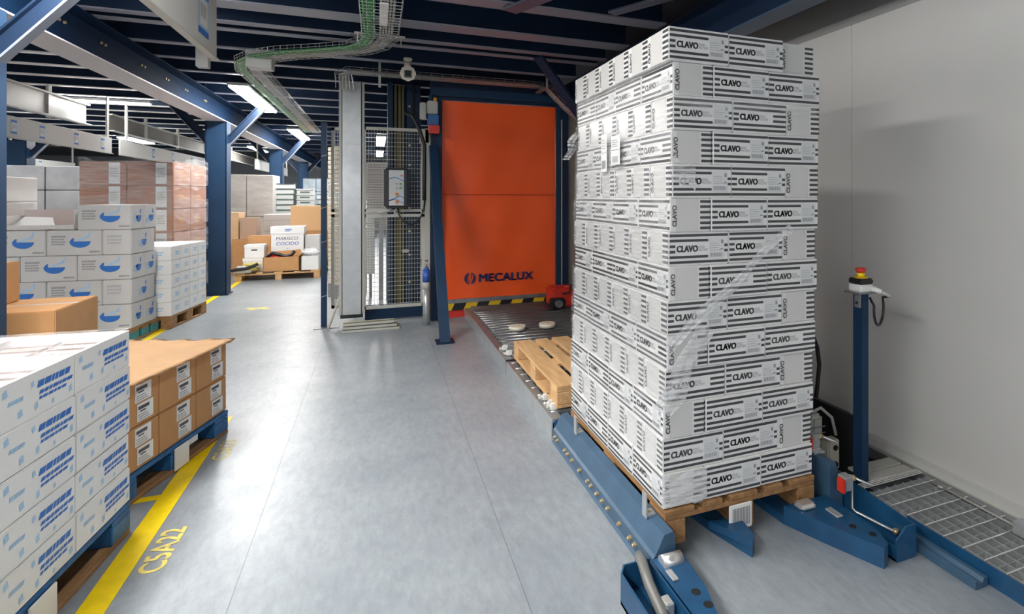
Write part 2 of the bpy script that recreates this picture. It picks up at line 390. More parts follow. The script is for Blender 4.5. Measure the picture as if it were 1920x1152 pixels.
# ------------------------------------------------------------------ TOWER OF STRIPED TILE CARTONS
CL, CS, CH = .2985, .1985, .1445
def clavo(label_on, tail):
    m = MB(); hx, hy = CL/2, CS/2
    m.bbox(-hx, -hy, 0, hx, hy, CH, card, .0035, 2)
    e = .0009
    rows = [.010, .032, .055, .078, .102, .124]; th = .0112
    for sgn in (-1, 1):
        # long faces (-Y for sgn -1); u runs to the viewer's right
        u = X*(-sgn); o = Vector((0, sgn*(hy+e), 0))
        for i, z in enumerate(rows):
            a, b = -hx+.004, hx-.004
            if i in (2, 3):
                m.rect(o, u, Zv, a, z, a+.028, z+th, ink)
                if tail: m.rect(o, u, Zv, .072, z, b, z+th, ink)
                elif label_on: m.rect(o, u, Zv, .128, z, b, z+th, ink)
            elif i in (1, 4) and label_on: m.rect(o, u, Zv, a, z, .045, z+th, ink)
            else: m.rect(o, u, Zv, a, z, b, z+th, ink)
        x0 = -hx+.038
        wdt = m.text('CLAVO', o+u*x0+Zv*.060, u, Zv, .037, ink, .028, .86); m.text('CLAVO', o+u*(x0+.0016)+Zv*.0604, u, Zv, .037, ink, .028, .86); m.text('CLAVO', o+u*(x0-.0012)+Zv*.0597, u, Zv, .037, ink, .028, .86)
        m.text('FOOD', o+u*(x0+wdt+.003)+Zv*.074, u, Zv, .015, inkg, .01, .72)
        m.text('FACTORY', o+u*(x0+wdt+.003)+Zv*.061, u, Zv, .015, inkg, .01, .72)
        if label_on:
            m.rect(o+Y*sgn*e, u, Zv, .049, .026, .127, .116, lab)
            q = o+Y*sgn*2*e
            for k in range(14): m.rect(q, u, Zv, .053+k*.0046, .034, .053+k*.0046+(.0026 if k%3 else .0014), .052, inkg)
            for k in range(4): m.rect(q, u, Zv, .052, .062+k*.010, .105-.008*(k%2), .064+k*.010, greyc)
            m.rect(q, u, Zv, .110, .092, .121, .108, inkg); m.rect(q, u, Zv, .106, .064, .121, .070, inkg)
    for sgn in (-1, 1):
        # short faces: print at the viewer's left, stripes at the viewer's right
        u = Y*sgn; o = Vector((sgn*(hx+e), 0, 0))
        m.rect(o, u, Zv, -hy+.028, .003, hy-.06, CH-.003, tape)
        for z in rows: m.rect(o+X*sgn*e, u, Zv, hy-.052, z, hy-.002, z+th, ink)
        m.text('CLAVO', o+X*sgn*e+u*(-hy+.030)+Zv*.022, Zv, -u, .028, ink, .03)
        m.text('FOOD FACTORY', o+X*sgn*e+u*(-hy+.022)+Zv*.022, Zv, -u, .009, inkg, 0)
    return m.build('tile_carton')
protoC = [clavo(True, False), clavo(False, True)]
used = set()
def place_carton(x, y, z, rot, label, variant):
    o = protoC[variant]
    if variant in used: o = o.copy(); COL.objects.link(o)
    used.add(variant)
    o.location = (x, y, z); o.rotation_euler = (random.uniform(-.004, .004), random.uniform(-.004, .004), rot+random.uniform(-.012, .012))
    tag(o, label, 'carton', 'striped cartons on the tall tower')
TX, TY, TZ = 1.125, 2.06, .188
def ordrow(k): return 'bottom layer' if k == 0 else 'top layer' if k == 13 else '%s layer from the bottom' % ORD[k] if k < 7 else '%s layer from the top' % ORD[13-k]
def layer_dx(k): return (-.018+.052*k/12 if k < 13 else .012)+random.uniform(-.003, .003)
for k in range(14):
    dx = layer_dx(k); dy = random.uniform(-.006, .006); z = TZ+k*.1449
    A = (k % 2 == 1)
    nm = ordrow(k)
    if A:       # long, long, narrow across the front; six narrow ends down the side
        for j in range(6):
            lb = 'striped carton at the tower\'s front left corner, %s' % nm if j == 0 else 'striped carton on the tower\'s long side, %s, %s from the front' % (nm, ORD[j])
            place_carton(TX+dx+.15+random.uniform(-.003, .003), TY+dy+.1+j*.2, z, 0, lb, 0 if random.random() < .75 else 1)
        place_carton(TX+dx+.45, TY+dy+.1+random.uniform(-.004, .006), z, 0, 'striped carton in the middle of the tower\'s front, %s' % nm, 0 if random.random() < .8 else 1)
        place_carton(TX+dx+.70, TY+dy+.15+(.01 if k < 13 else .03), z, -R(90), 'carton turned narrow end forward, tower\'s front right corner, %s' % nm, 0)
        place_carton(TX+dx+.70, TY+dy+1.05, z, -R(90), 'carton at the tower\'s far right corner, %s' % nm, 0)
    else:
        for j in range(4):
            lb = 'carton turned narrow end forward, tower\'s front left corner, %s' % nm if j == 0 else 'striped carton on the tower\'s long side, %s, %s from the front' % (nm, ORD[j])
            place_carton(TX+dx+.1+random.uniform(-.003, .003), TY+dy+.15+j*.3, z, -R(90), lb, 0 if random.random() < .7 else 1)
        place_carton(TX+dx+.35, TY+dy+.1+random.uniform(-.004, .006)-.004, z, 0, 'striped carton in the middle of the tower\'s front, %s' % nm, 0 if random.random() < .75 else 1)
        place_carton(TX+dx+.65, TY+dy+.1+random.uniform(-.004, .006), z, 0, 'striped carton at the tower\'s front right corner, %s' % nm, 0 if random.random() < .75 else 1)
        place_carton(TX+dx+.65, TY+dy+1.1, z, 0, 'striped white carton at the tower\'s far right corner behind, %s' % nm, 0)
pal = pallet('worn brown pallet under the tall tower of striped cartons, barcode plate on its middle block', (TX+.38, TY+.585, .04), R(.3), 'old')
m = MB(); yy = -.6-.003
m.bbox(-.085, yy-.006, -.005, .035, yy+.003, .105, white, .003)
for k in range(12): m.box(-.07+k*.0078, yy-.0085, .012, -.07+k*.0078+(.005 if k%2 else .003), yy-.0062, .09, inkg)

blk = min([c for c in pal.children if c.name.startswith('block')], key=lambda c: abs(sum(v.co.x for v in c.data.vertices)/8)*5+sum(v.co.y for v in c.data.vertices)/len(c.data.vertices)*0.01+(0 if sum(v.co.y for v in c.data.vertices) < 0 else 9))
m.build('barcode_plate', blk)['label'] = 'white barcode plate'
# stretch film gathers
def sheet(mb, P, u, v, n, L_, W_, amp, mt, nw=8, nz=.0, drift=0):
    """wrinkled ribbon: P start, u along, v across, n outward"""
    N_ = max(6, int(L_/.03)); g = []
    ph = [random.uniform(0, 6.28) for _ in range(6)]
    for i in range(N_+1):
        s = i/N_; row = []
        for j in range(nw+1):
            t = j/nw-.5
            k = W_*(1+.12*math.sin(7*s+ph[0])+.06*math.sin(23*s+ph[4]))
            h = amp*(1+math.sin(t*25+5*s+ph[1])*.45+math.sin(t*13-9*s+ph[2])*.45)
            row.append(mb.bm.verts.new(P+u*(s*L_)+v*(t*k+drift*s*L_+.01*math.sin(11*s+ph[3]))+n*h))
        g.append(row)
    kk = mb.mi(mt)
    for A, B in zip(g, g[1:]):
        for j in range(nw):
            f = mb.bm.faces.new((A[j], B[j], B[j+1], A[j+1])); f.material_index = kk; f.smooth = True
m = MB()
nl = Vector((-1, 0, 0)); nf = Vector((0, -1, 0))
for z, dr, W_ in ((.42, .03, .2), (.70, .05, .24), (.98, -.02, .22), (1.27, .06, .26), (1.52, .02, .2), (1.78, -.05, .22), (1.98, .04, .12)):
    xx = TX-.022+.050*(z-.19)/2-.002
    sheet(m, Vector((xx, TY-.012, z)), Y, Zv, nl, 1.2, W_, .0035, film, 10, drift=dr)
tag(m.build('stretch_film'), 'clear glossy stretch film bands round the long left side of the carton tower', 'stretch film')
m = MB()
a = Vector((1.11, TY-.018, .86)); b = Vector((1.76, TY-.018, 1.36)); d = (b-a); L_ = d.length; d.normalize()
sheet(m, a, d, d.cross(nf), nf, L_, .045, .006, film2, 6)
sheet(m, Vector((1.10, TY-.016, .60)), Vector((.5, 0, .86)).normalized(), Vector((-.86, 0, .5)), nf, .40, .10, .005, film2, 8)
sheet(m, Vector((1.13, TY-.016, 1.62)), Vector((.9, 0, -.3)).normalized(), Zv, nf, .13, .09, .005, film2, 8)
sheet(m, Vector((1.13, TY-.016, 1.90)), X, Zv, nf, .78, .05, .005, film, 6)
sheet(m, Vector((1.09, TY-.016, .27)), X, Zv, nf, .22, .13, .005, film2, 8)
tag(m.build('stretch_film'), 'twisted diagonal gather of stretch film across the front of the carton tower', 'stretch film')
# torn film tail sticking out of the far edge and delivery papers
m = MB()
sheet(m, Vector((1.165, 3.28, 1.93)), Vector((-.25, .3, -.9)).normalized(), Vector((-1, 0, 0)), Vector((0, -1, 0)), .22, .05, .01, film2, 6)
tag(m.build('stretch_film'), 'torn tail of film hanging off the far upper edge of the carton tower', 'stretch film')
def paper(x, y0, z0, y1, z1, label, split=False):
    m = MB(); m.box(x-.0012, y0, z0, x, y1, z1, wcard)
    o = Vector((x-.002, y1, z0)); u = -Y
    W_ = y1-y0; H_ = z1-z0
    for k in range(4): m.rect(o, u, Zv, W_*.12, H_*(.62+.07*k), W_*(.8-.1*(k%2)), H_*(.62+.07*k)+.003, inkg)
    m.rect(o, u, Zv, 0.02*W_, H_*.5, W_*.98, H_*.5+.002, ink)
    for k in range(8): m.rect(o, u, Zv, W_*(.15+k*.085), H_*.08, W_*(.15+k*.085)+.004, H_*.3, inkg)
    return tag(m.build('delivery_note'), label, 'paper label')
paper(1.128, 2.72, 1.63, 2.80, 1.83, 'narrow white delivery note with barcode on the long side of the carton tower')
paper(1.128, 2.55, 1.66, 2.66, 1.81, 'wider white delivery note beside the narrow one on the carton tower')

# ------------------------------------------------------------------ PALLET LIFT (blue side guards, feet, forks)
lift = thing('pallet_lift', 'blue pallet lift with sloping guards, forks and feet under the striped carton tower', 'pallet lift', (1.5, 2.6, 0))
def lp(mb, name, loc=(0, 0, 0), label=None):
    o = mb.build(name, lift); o.location = Vector(loc)-Vector((1.5, 2.6, 0))
    if label: o['label'] = label
    return o
m = MB(); m.prism([(.99, .0), (1.0, .012), (1.0, .075), (1.012, .085), (1.052, .158), (1.092, .165), (1.10, .15), (1.11, 0)], 'y', 1.945, 3.27, blue)
gd = lp(m, 'side_guard')
for y in (3.22, 3.17, 3.03, 2.98, 2.9, 2.78, 2.66, 2.61, 2.53, 2.46, 2.39, 2.26, 2.15, 2.10, 2.03):
    m = MB(); m.cyl((1.001, y, .045), (.992, y, .045), .011, brass, 6); m.cyl((.992, y, .045), (.984, y, .045), .006, brass, 8); m.build('bolt', gd)
for y in (2.98, 2.1):
    m = MB(); m.bbox(1.040, y-.022, .150, 1.045, y+.022, .255, galv, .002); m.bbox(1.045, y-.022, .158, 1.085, y+.022, .170, galv, .002); m.cyl((1.068, y, .167), (1.068, y, .177), .009, brass, 6)
    m.build('clip', gd)
m = MB(); m.prism([(-.01, .18), (.125, .2), (.105, -.02), (.055, -.20), (-.01, -.24)], 'z', .0, .085, blueb)
ft = lp(m, 'lift_foot', (1.0, 1.75, 0), 'bright blue foot in front of the left guard')
for (x, y) in ((.055, -.035), (.062, -.105)): m = MB(); m.cyl((x, y, .084), (x, y, .0868), .017, blackm, 16); m.build('bolt_hole', ft)
m = MB(); m.cyl((.012, .145, .088), (.098, .145, .088), .028, chrome, 18); m.build('roller', ft)
m = MB()
m.prism([(-.17, .12), (-.14, .165), (-.03, .165), (-.03, -.24), (-.06, -.30), (-.17, -.24)], 'z', 0, .012, blueb)
m.box(-.17, -.24, 0, -.163, .12, .11, blueb); m.box(-.035, -.24, .0, -.028, .165, .10, blueb)
m.prism([(-.17, .12), (-.14, .165), (-.03, .165), (-.03, .158), (-.137, .158), (-.163, .12)], 'z', 0, .11, blueb)
m.build('cable_channel', ft)
m = MB(); m.tube([(-.03, .25, .05), (-.055, .2, .10), (-.08, .12, .125), (-.09, .05, .10), (-.09, -.03, .07), (-.09, -.15, .035)], .02, mat('dark_grey_hose', (.16, .16, .15), .35), 10); m.build('cable', ft)['label'] = 'fat grey cable'
m = MB(); m.bbox(.005, .04, .085, .03, .10, .092, chrome, .002); m.build('bracket', ft)
m = MB(); m.bbox(-.075, -.06, .0, -.045, -.01, .09, chrome, .003); m.build('cable_clamp', ft)
m = MB(); m.prism([(1.35, 3.2), (1.49, 3.2), (1.49, 2.05), (1.475, 1.93), (1.44, 1.90), (1.38, 2.12), (1.35, 2.3)], 'z', 0.0, .039, blueb)
m.prism([(1.35, 2.09), (1.49, 2.05), (1.475, 1.93), (1.44, 1.90)], 'z', .039, .072, blueb)
lp(m, 'lift_fork')
m = MB(); m.prism([(1.70, 3.2), (1.925, 3.2), (1.925, 2.04), (1.965, 2.0), (1.965, 1.74), (1.925, 1.655), (1.885, 1.64), (1.79, 1.86), (1.72, 2.04), (1.70, 2.3)], 'z', 0, .039, blueb)
m.prism([(1.72, 2.04), (1.79, 1.86), (1.885, 1.64), (1.925, 1.655), (1.965, 1.74), (1.965, 2.0), (1.965, 2.04)], 'z', .039, .085, blueb)
fr = lp(m, 'lift_foot', (0, 0, 0), 'blue foot with two round holes in front of the right guard')
for (x, y) in ((1.885, 1.80), (1.918, 1.725)): m = MB(); m.cyl((x, y, .084), (x, y, .0868), .0155, blackm, 16); m.build('bolt_hole', fr)
m = MB(); m.bbox(1.76, 1.965, .078, 1.85, 2.03, .108, chrome, .012, 3); m.build('roller', fr)
m = MB(); m.bbox(1.87, 1.87, .085, 1.905, 1.945, .092, chrome, .002); m.build('bracket', fr)
m = MB()
m.box(1.966, 1.655, 0, 2.077, 2.2, .01, blueb); m.box(1.966, 1.655, 0, 1.973, 2.2, .06, blueb)
m.prism([(1.655, 0), (1.655, .135), (1.68, .135), (2.2, .17), (2.2, 0)], 'x', 2.07, 2.077, blueb)
m.prism([(1.966, 0), (1.966, .09), (2.02, .135), (2.077, .135), (2.077, 0)], 'y', 1.648, 1.656, blueb)
m.build('cable_channel', fr)
m = MB(); m.prism([(1.975, .0), (1.975, .235), (2.01, .24), (2.05, .12), (2.055, .0)], 'y', 2.02, 3.2, blue)
g2 = lp(m, 'side_guard')
m = MB(); m.bbox(1.975, 2.12, .236, 2.04, 2.2, .246, galv, .002); m.build('clip', g2)
def switch(x, y, z, rod, label):
    m = MB(); m.bbox(-.016, -.02, 0, .03, .03, .065, galv, .004); t = lp(m, 'limit_switch', (x, y, z), label)
    m = MB(); m.bbox(-.03, -.022, -.005, -.0155, .02, .058, red, .003); m.build('red_face', t)
    m = MB(); m.cyl((.03, 0, .045), (.055, 0, .045), .014, brass, 10); m.cyl((.05, .0, .048), (.11, -.05, .02), .006, chrome, 8); m.build('fitting', t)
    if rod:
        m = MB(); m.tube([(.028, 0, .06), (.040, 0, .055), (.042, 0, -.09), (.047, -.02, -.1), (.082, -.20, -.1)], .006, chrome, 8); m.cyl((.082, -.20, -.105), (.082, -.20, -.088), .012, brass, 8); m.build('lever_rod', t)
    else: m = MB(); m.box(-.02, -.02, -.012, .03, .03, 0, galv); m.build('bracket', t)
switch(2.0, 2.16, .257, False, 'small switch with red face on the right guard')
switch(1.975, 1.93, .16, True, 'small switch with red face and bent lever rod')
# motor unit and black machine panel behind the tower
mu = thing('drive_unit', 'grey drive unit with cable between the carton tower and the blue post', 'drive unit', (2.2, 2.38, 0))
m = MB(); m.bbox(-.06, 0, 0, .0, .1, .34, blackm, .01); m.build('back_plate', mu)
m = MB(); m.bbox(-.03, -.03, .05, .06, .06, .31, greyf, .02, 3)
for k in range(6): m.box(-.032, -.034, .07+k*.035, .061, -.029, .075+k*.035, galvd)
m.build('housing', mu)
m = MB(); m.bbox(.03, -.09, .03, .11, -.03, .19, beige, .008); m.cyl((.075, -.095, .06), (.075, -.088, .06), .018, blackm, 12); m.cyl((.075, -.095, .15), (.075, -.088, .15), .015, blackm, 12); m.build('connector_box', mu)
m = MB(); m.tube([(0.0, .0, .32), (.05, -.01, .34), (.10, -.04, .29), (.11, -.06, .2)], .009, greyc, 8); m.build('cable', mu)
m = MB(); m.box(2.34, 2.2, 0, 2.36, 4.6, .33, blackm); tag(m.build('machine_panel'), 'low black machine panel behind the blue emergency stop post', 'panel')
# emergency stop post
es = thing('control_post', 'slim dark blue post carrying a red and yellow emergency stop button', 'control post', (2.275, 2.12, 0))
m = MB(); m.bbox(-.028, -.028, .0, .028, .028, 1.01, navy, .006); m.build('post', es)
m = MB(); m.box(-.05, -.05, 0, .05, .05, .01, navyd); m.build('base_plate', es)
m = MB(); m.bbox(-.065, -.05, 1.01, .065, .05, 1.018, galvd, .003); m.bbox(-.045, -.034, .94, -.030, .0, 1.01, galvd, .003); m.cyl((-.0455, -.018, .965), (-.05, -.018, .965), .007, blackm, 8); m.build('bracket', es)
m = MB(); m.bbox(-.042, -.042, 1.018, .042, .042, 1.055, white, .006, 3); sb = m.build('switch_box', es)
sco = MB().bbox(-.043, -.043, 1.055, .043, .043, 1.085, blackm, .007, 3).build('switch_cover', es)
m = MB(); m.cyl((0, 0, 1.085), (0, 0, 1.091), .034, yeld, 20); m.cyl((0, 0, 1.091), (0, 0, 1.112), .019, yellow, 20); m.build('yellow_collar', sco)
m = MB(); m.cyl((0, 0, 1.112), (0, 0, 1.13), .020, red, 20, .027); m.cyl((0, 0, 1.13), (0, 0, 1.137), .027, red, 20, .02); m.build('stop_button', sco)
m = MB(); m.cyl((.03, -.04, 1.035), (.06, -.075, 1.02), .015, white, 12, .012); m.cyl((.06, -.075, 1.02), (.09, -.10, 1.0), .009, greyf, 10); m.build('cable_gland', es)
pts = [(.085, -.095, 1.0)]
for k in range(13):
    a = R(35-k*19); pts.append((.045+.055*math.cos(a), -.07+.02*math.cos(a), .94+.085*math.sin(a)))
pts += [(.03, -.03, .985)]
m = MB(); m.tube(pts, .0065, blackm, 8); m.build('cable', es)
m = MB(); m.tube([(2.35, 2.75, .79), (2.45, 2.75, .73), (2.535, 2.75, .65), (2.583, 2.75, .54), (2.60, 2.75, .43), (2.585, 2.75, .30), (2.56, 2.75, .12), (2.55, 2.75, 0)], .013, blackm, 8); tag(m.build('cable'), 'thick black cable curving down between the carton tower and the blue post', 'cable')
# grating along the right wall
gr = thing('floor_grating', 'galvanised floor grating running along the white wall', 'grating', (0, 0, 0))
m = MB()
for k in range(8): m.box(2.225+k*.055, .9, .02, 2.229+k*.055, 2.02, .06, galv)
m.build('bearing_bars', gr)
m = MB()
y = .95
while y < 2.02: m.cyl((2.21, y, .063), (2.615, y, .063), .0035, chrome, 6); m.box(2.21, y+.04, .03, 2.615, y+.0425, .058, galv); y += .085
for k in range(4): m.cyl((2.21, 2.04+k*.012, .067), (2.615, 2.04+k*.012, .067), .003, chrome, 6)
m.build('cross_rods', gr)
m = MB(); m.box(2.21, .9, 0, 2.615, 2.05, .004, mat('dark_tray_floor', (.05, .055, .06), .6)); m.build('tray_floor', gr)  # thin sheet on the floor, coloured dark so the open cells look deep
m = MB(); m.prism([(2.185, 0), (2.185, .075), (2.192, .075), (2.192, .006), (2.21, .006), (2.21, 0)], 'y', .85, 1.78, blueb); m.box(2.10, 1.775, 0, 2.21, 1.785, .05, blueb); m.build('edge_angle', gr)['label'] = 'blue edge angle'
m = MB(); m.bbox(2.50, 1.45, .066, 2.56, 1.53, .12, galv, .003); m.box(2.47, 1.42, .066, 2.60, 1.45, .07, galv); m.cyl((2.565, 1.49, .1), (2.60, 1.49, .08), .006, chrome); m.build('bracket', gr)
m = MB(); m.cyl((2.56, 1.9, .068), (2.56, 1.9, .075), .012, chrome); m.tube([(2.55, 1.2, .066), (2.56, 1.6, .07), (2.57, 1.95, .07)], .006, greyc); m.build('cable_lug', gr)
for k, (y0, y1) in enumerate(((2.07, 2.15), (2.16, 2.24))):
    m = MB(); m.bbox(2.31, y0, .05, 2.61, y1, .064, greyf, .003); tag(m.build('cover_strip'), '%s grey cover strip bridging the pit behind the grating' % ['nearer', 'farther'][k], 'cover strip')
m = MB(); m.box(2.365, 2.25, 0, 2.61, 2.9, .004, blackm); m.box(2.45, 2.25, .004, 2.455, 2.6, .02, galv); m.box(2.52, 2.25, .004, 2.525, 2.5, .02, galv); tag(m.build('pit_tray'), 'dark tray in the floor beyond the grey cover strips by the wall', 'tray')
m = MB(); m.prism([(2.105, 0), (2.105, .03), (2.113, .034), (2.12, .02), (2.145, .02), (2.155, .035), (2.175, .035), (2.178, 0)], 'y', 1.42, 1.74, blue); tag(m.build('steel_channel'), 'loose blue-grey steel channel lying on the floor beside the grating', 'steel channel')

# ------------------------------------------------------------------ ROLLER CONVEYOR
rollm = mat('roller_steel', (.17, .175, .18), .28, metal=.7, var=.1, vscale=8)
def conveyor(name_label, y0, y1, rollers, r, full):
    t = thing('roller_conveyor', name_label, 'roller conveyor', (0, 0, 0), 0, 'roller conveyor sections')
    m = MB(); m.prism([(1.0, 0), (1.0, .118), (1.07, .118), (1.07, .10), (1.008, .10), (1.008, 0)], 'y', y0, y1, galv)
    m.box(1.006, y0, .118, 1.07, y1, .121, galvd); m.build('side_rail', t)
    m = MB(); m.prism([(2.28, 0), (2.28, .118), (2.35, .118), (2.35, 0)], 'y', y0, y1, galv); m.build('side_rail', t)
    m = MB(); m.box(1.07, y0, 0.0, 2.28, y1, .03, blackm); m.build('bed', t)
    for y in rollers:
        m = MB(); m.cyl((1.072, y, .145-r), (2.278, y, .145-r), r, rollm, 20); m.cyl((1.03, y, .145-r), (1.072, y, .145-r), .012, chrome, 8); m.build('roller', t)
    return t
c1 = conveyor('far roller conveyor section passing under the orange door', 4.62, 6.98, [4.70+.118*i for i in range(20)], .04, True)
for o in [c for c in c1.children if c.name.startswith('roller')][5:6]: pass
c2 = conveyor('near roller conveyor section carrying the empty pallet', 3.30, 4.6, [3.42+.16*i for i in range(8)], .03, False)
for (y, tt) in ((4.93, c1), (4.76, c1), (3.62, c2), (3.50, c2), (3.44, c2)):
    m = MB(); m.bbox(1.035, y-.012, .125, 1.085, y+.012, .168, white, .004)
    m.cyl((1.03, y+.02, .135), (1.06, y+.02, .135), .017, galv, 10); m.cyl((1.02, y+.05, .128), (1.045, y+.05, .128), .013, beige, 8)
    m.build('end_fitting', tt)
m = MB(); m.bbox(1.012, 3.275, .002, 1.10, 3.296, .118, blueb, .004); m.build('end_plate', c2)['label'] = 'blue end plate'
m = MB(); m.box(1.0, 4.605, .10, 1.09, 4.625, .128, blackm); m.build('joint_strip', c1)
for x, lb in ((1.32, 'left'), (1.635, 'right')):
    t = thing('guide_disc', '%s of two cream guide discs lying flat on the roller conveyor' % lb, 'guide disc', (x, 5.56, .146))
    m = MB(); m.cyl((0, 0, 0), (0, 0, .04), .083, cream, 32); m.build('disc', t)
    m = MB(); m.cyl((0, 0, .04), (0, 0, .046), .02, brass, 12); m.cyl((0, 0, .046), (0, 0, .054), .008, chrome, 6); m.build('centre_bolt', t)
pallet('empty pale wooden pallet on the roller conveyor behind the carton tower', (1.46, 3.985, .146), 0, 'new')
dm = thing('drive_motor', 'red drive motor with black head at the right end of the striped door edge', 'motor', (2.08, 6.55, 0))
m = MB(); m.bbox(-.10, -.08, .146, .16, .25, .37, red, .02, 3); m.build('gearbox', dm)
m = MB(); m.bbox(-.15, -.16, .15, .03, -.06, .27, blackm, .015, 3); m.cyl((-.06, -.20, .21), (-.06, -.16, .21), .045, galvd, 16); m.build('motor_head', dm)
m = MB(); m.cyl((.1, -.02, .37), (.1, -.02, .40), .05, red, 16); m.tube([(.0, -.05, .30), (.08, -.15, .33), (.12, -.1, .42)], .012, blackm); m.build('terminal', dm)

# ------------------------------------------------------------------ ORANGE FAST DOOR
DY = 7.0
dr = thing('fast_door', 'orange fabric roll-up door with dark blue logo and striped warning edge', 'door', (0, DY, 0))
m = MB()
nx, nz = 24, 34; x0, x1, z0, z1 = .735, 2.165, .235, 2.66; g = []
for j in range(nz+1):
    row = []
    for i in range(nx+1):
        u = i/nx; v = j/nz
        d = .006*math.sin(9*u+3*v)+.004*math.sin(17*u-11*v)+.012*math.exp(-((v-.53)/.006)**2)
        row.append(m.bm.verts.new((x0+u*(x1-x0), d, z0+v*(z1-z0))))
    g.append(row)
k = m.mi(orange)
for A, B in zip(g, g[1:]):
    for i in range(nx): f = m.bm.faces.new((A[i], A[i+1], B[i+1], B[i])); f.material_index = k; f.smooth = True
cu = m.build('curtain', dr)
m = MB(); zc = z0+.53*(z1-z0); m.box(x0, -.020, zc-.004, x1, -.014, zc+.004, mat('orange_seam', (.50, .045, .01), .6)); m.build('hem', cu)
navl = mat('logo_navy', (.02, .02, .11), .5)
m = MB(); o = Vector((0, -.03, 0)); zb = .435
for q, r_ in ((-.008, .002), (-.004, -.002), (0, .002), (.004, -.002), (.008, .002)): m.text('MECALUX', Vector((1.17+q, -.017-abs(q)*.1, zb+r_)), X, Zv, .138, navl, 0, 1.1)
cxl, czl, rr = 1.068, zb+.048, .072
for s_ in (-1, 1):      # round mark: two half discs cut by a slanted letter
    pts = []
    for q in range(17):
        a = R(-78+156*q/16)+(math.pi if s_ < 0 else 0)
        pts.append((cxl+rr*math.cos(a)*.98, czl+rr*math.sin(a)))
    inner = [(cxl+s_*.012, czl+s_*.068), (cxl+s_*.030, czl-s_*.01), (cxl+s_*.02, czl-s_*.06)]
    m.flat((0, -.017, 0), X, Zv, pts, navl)
m.build('logo', cu)['label'] = 'dark blue company lettering and round mark'
m = MB(); wmk = orange
for pts in ([(cxl-.035, czl-.05), (cxl-.022, czl-.05), (cxl-.006, czl+.045), (cxl-.019, czl+.045)], [(cxl-.018, czl+.045), (cxl-.005, czl+.045), (cxl+.020, czl-.048), (cxl+.008, czl-.048)], [(cxl+.012, czl-.048), (cxl+.024, czl-.048), (cxl+.042, czl+.05), (cxl+.030, czl+.05)]):
    m.flat((0, -.0185, 0), X, Zv, pts, wmk)
m.build('logo_letter', cu)
m = MB(); m.bbox(.735, -.03, .190, 2.165, .03, .238, galvd, .006); bb_ = m.build('bottom_bar', dr)
m = MB(); n_ = 10; wv = (2.165-.735)/n_; zt, zl = .19, .105
m.box(.735, -.018, zl, 2.165, .018, zt, blackm)
for i in range(0, n_+1):
    a = .70+i*wv
    if i % 2 == 0:
        p = [(max(.735, a), zl), (min(2.165, a+wv*1.0), zl), (min(2.165, a+wv*1.0+.04), zt), (max(.735, a+.04), zt)]
        m.flat((0, -.0195, 0), X, Zv, p, yeld)
m.build('warning_edge', bb_)
m = MB(); m.box(.735, .0, .012, 1.0, .03, .104, red); m.build('lower_flap', dr)['label'] = 'red lower flap'
fm = thing('door_frame', 'dark blue steel frame around the orange door', 'door frame', (0, DY, 0))
for nm, (a, b) in (('left_jamb', (.605, .73)), ('right_jamb', (2.17, 2.34))):
    m = MB(); m.box(a, -.03, 0, b, .12, 2.72, navyd); m.box(b-.05 if a < 1 else a, -.06, 0, b if a < 1 else a+.05, -.03, 2.68, navy); m.build(nm, fm)
m = MB(); m.box(2.235, -.045, .15, 2.25, -.03, 2.5, galv); m.build('seal_strip', fm)
m = MB(); m.box(.605, -.05, 2.665, 2.34, .12, 2.95, navyd); m.box(.60, -.10, 2.70, 2.34, -.05, 2.80, navy); m.build('lintel', fm)
pr = thing('support_prop', 'dark blue raking steel prop bolted to the floor left of the orange door', 'prop', (0, 0, 0))
m = MB(); w_ = .045
a = [(.60, 6.93, 1.75), (.70, 6.93, 1.75)]; 
for (xa, xb) in ((.56, .66),):
    P0 = [Vector((.60, 5.86, .01)), Vector((.70, 5.86, .01)), Vector((.70, 5.98, .01)), Vector((.60, 5.98, .01))]
    P1 = [Vector((.575, 6.84, 2.1)), Vector((.665, 6.84, 2.1)), Vector((.665, 6.96, 2.1)), Vector((.575, 6.96, 2.1))]
    A = [m.bm.verts.new(p) for p in P0]; B = [m.bm.verts.new(p) for p in P1]; k = m.mi(navy)
    for i in range(4): m.bm.faces.new((A[i], A[(i+1)%4], B[(i+1)%4], B[i])).material_index = k
    m.bm.faces.new(A[::-1]).material_index = k; m.bm.faces.new(B).material_index = k
m.build('strut', pr)
m = MB(); m.box(.56, 5.82, 0, .74, 6.02, .012, navyd); m.build('base_plate', pr)
dv = thing('door_drive', 'door drive with grey motor, blue gearbox and red cap above the fence', 'motor', (.60, 6.86, 0))
m = MB(); m.bbox(-.05, -.05, 2.47, .07, .07, 2.62, greyf, .01); m.bbox(-.13, -.03, 2.40, -.06, .05, 2.60, greyf, .01); m.build('motor_case', dv)
m = MB(); m.bbox(-.04, -.05, 2.34, .08, .07, 2.465, mat('gearbox_blue', (.03, .12, .33), .35), .01); m.build('gearbox', dv)
m = MB(); m.bbox(-.03, -.05, 2.24, .09, .07, 2.335, red, .006); m.build('red_cap', dv)
m = MB(); m.cyl((.04, -.03, 2.62), (.04, -.03, 2.66), .02, mat('amber', (.8, .35, .02), .4), 10); m.box(-.03, -.04, 2.62, .0, -.01, 2.70, navy); m.build('amber_light', dv)
m = MB(); m.tube([(-.30, 0, 2.48), (-.22, -.02, 2.44), (-.14, -.04, 2.28), (-.08, -.02, 2.1), (-.08, -.0, 1.7), (-.08, 0, 1.45)], .022, blackm, 8); m.build('cable', dv)
m = MB(); m.cyl((0, 0, .0), (0, 0, .42), .04, galv, 16); m.build('tube_body', (sn := thing('gas_cylinder', 'slim grey cylinder with blue label and brass valve beside the blue prop', 'cylinder', (.535, 6.78, 0))))
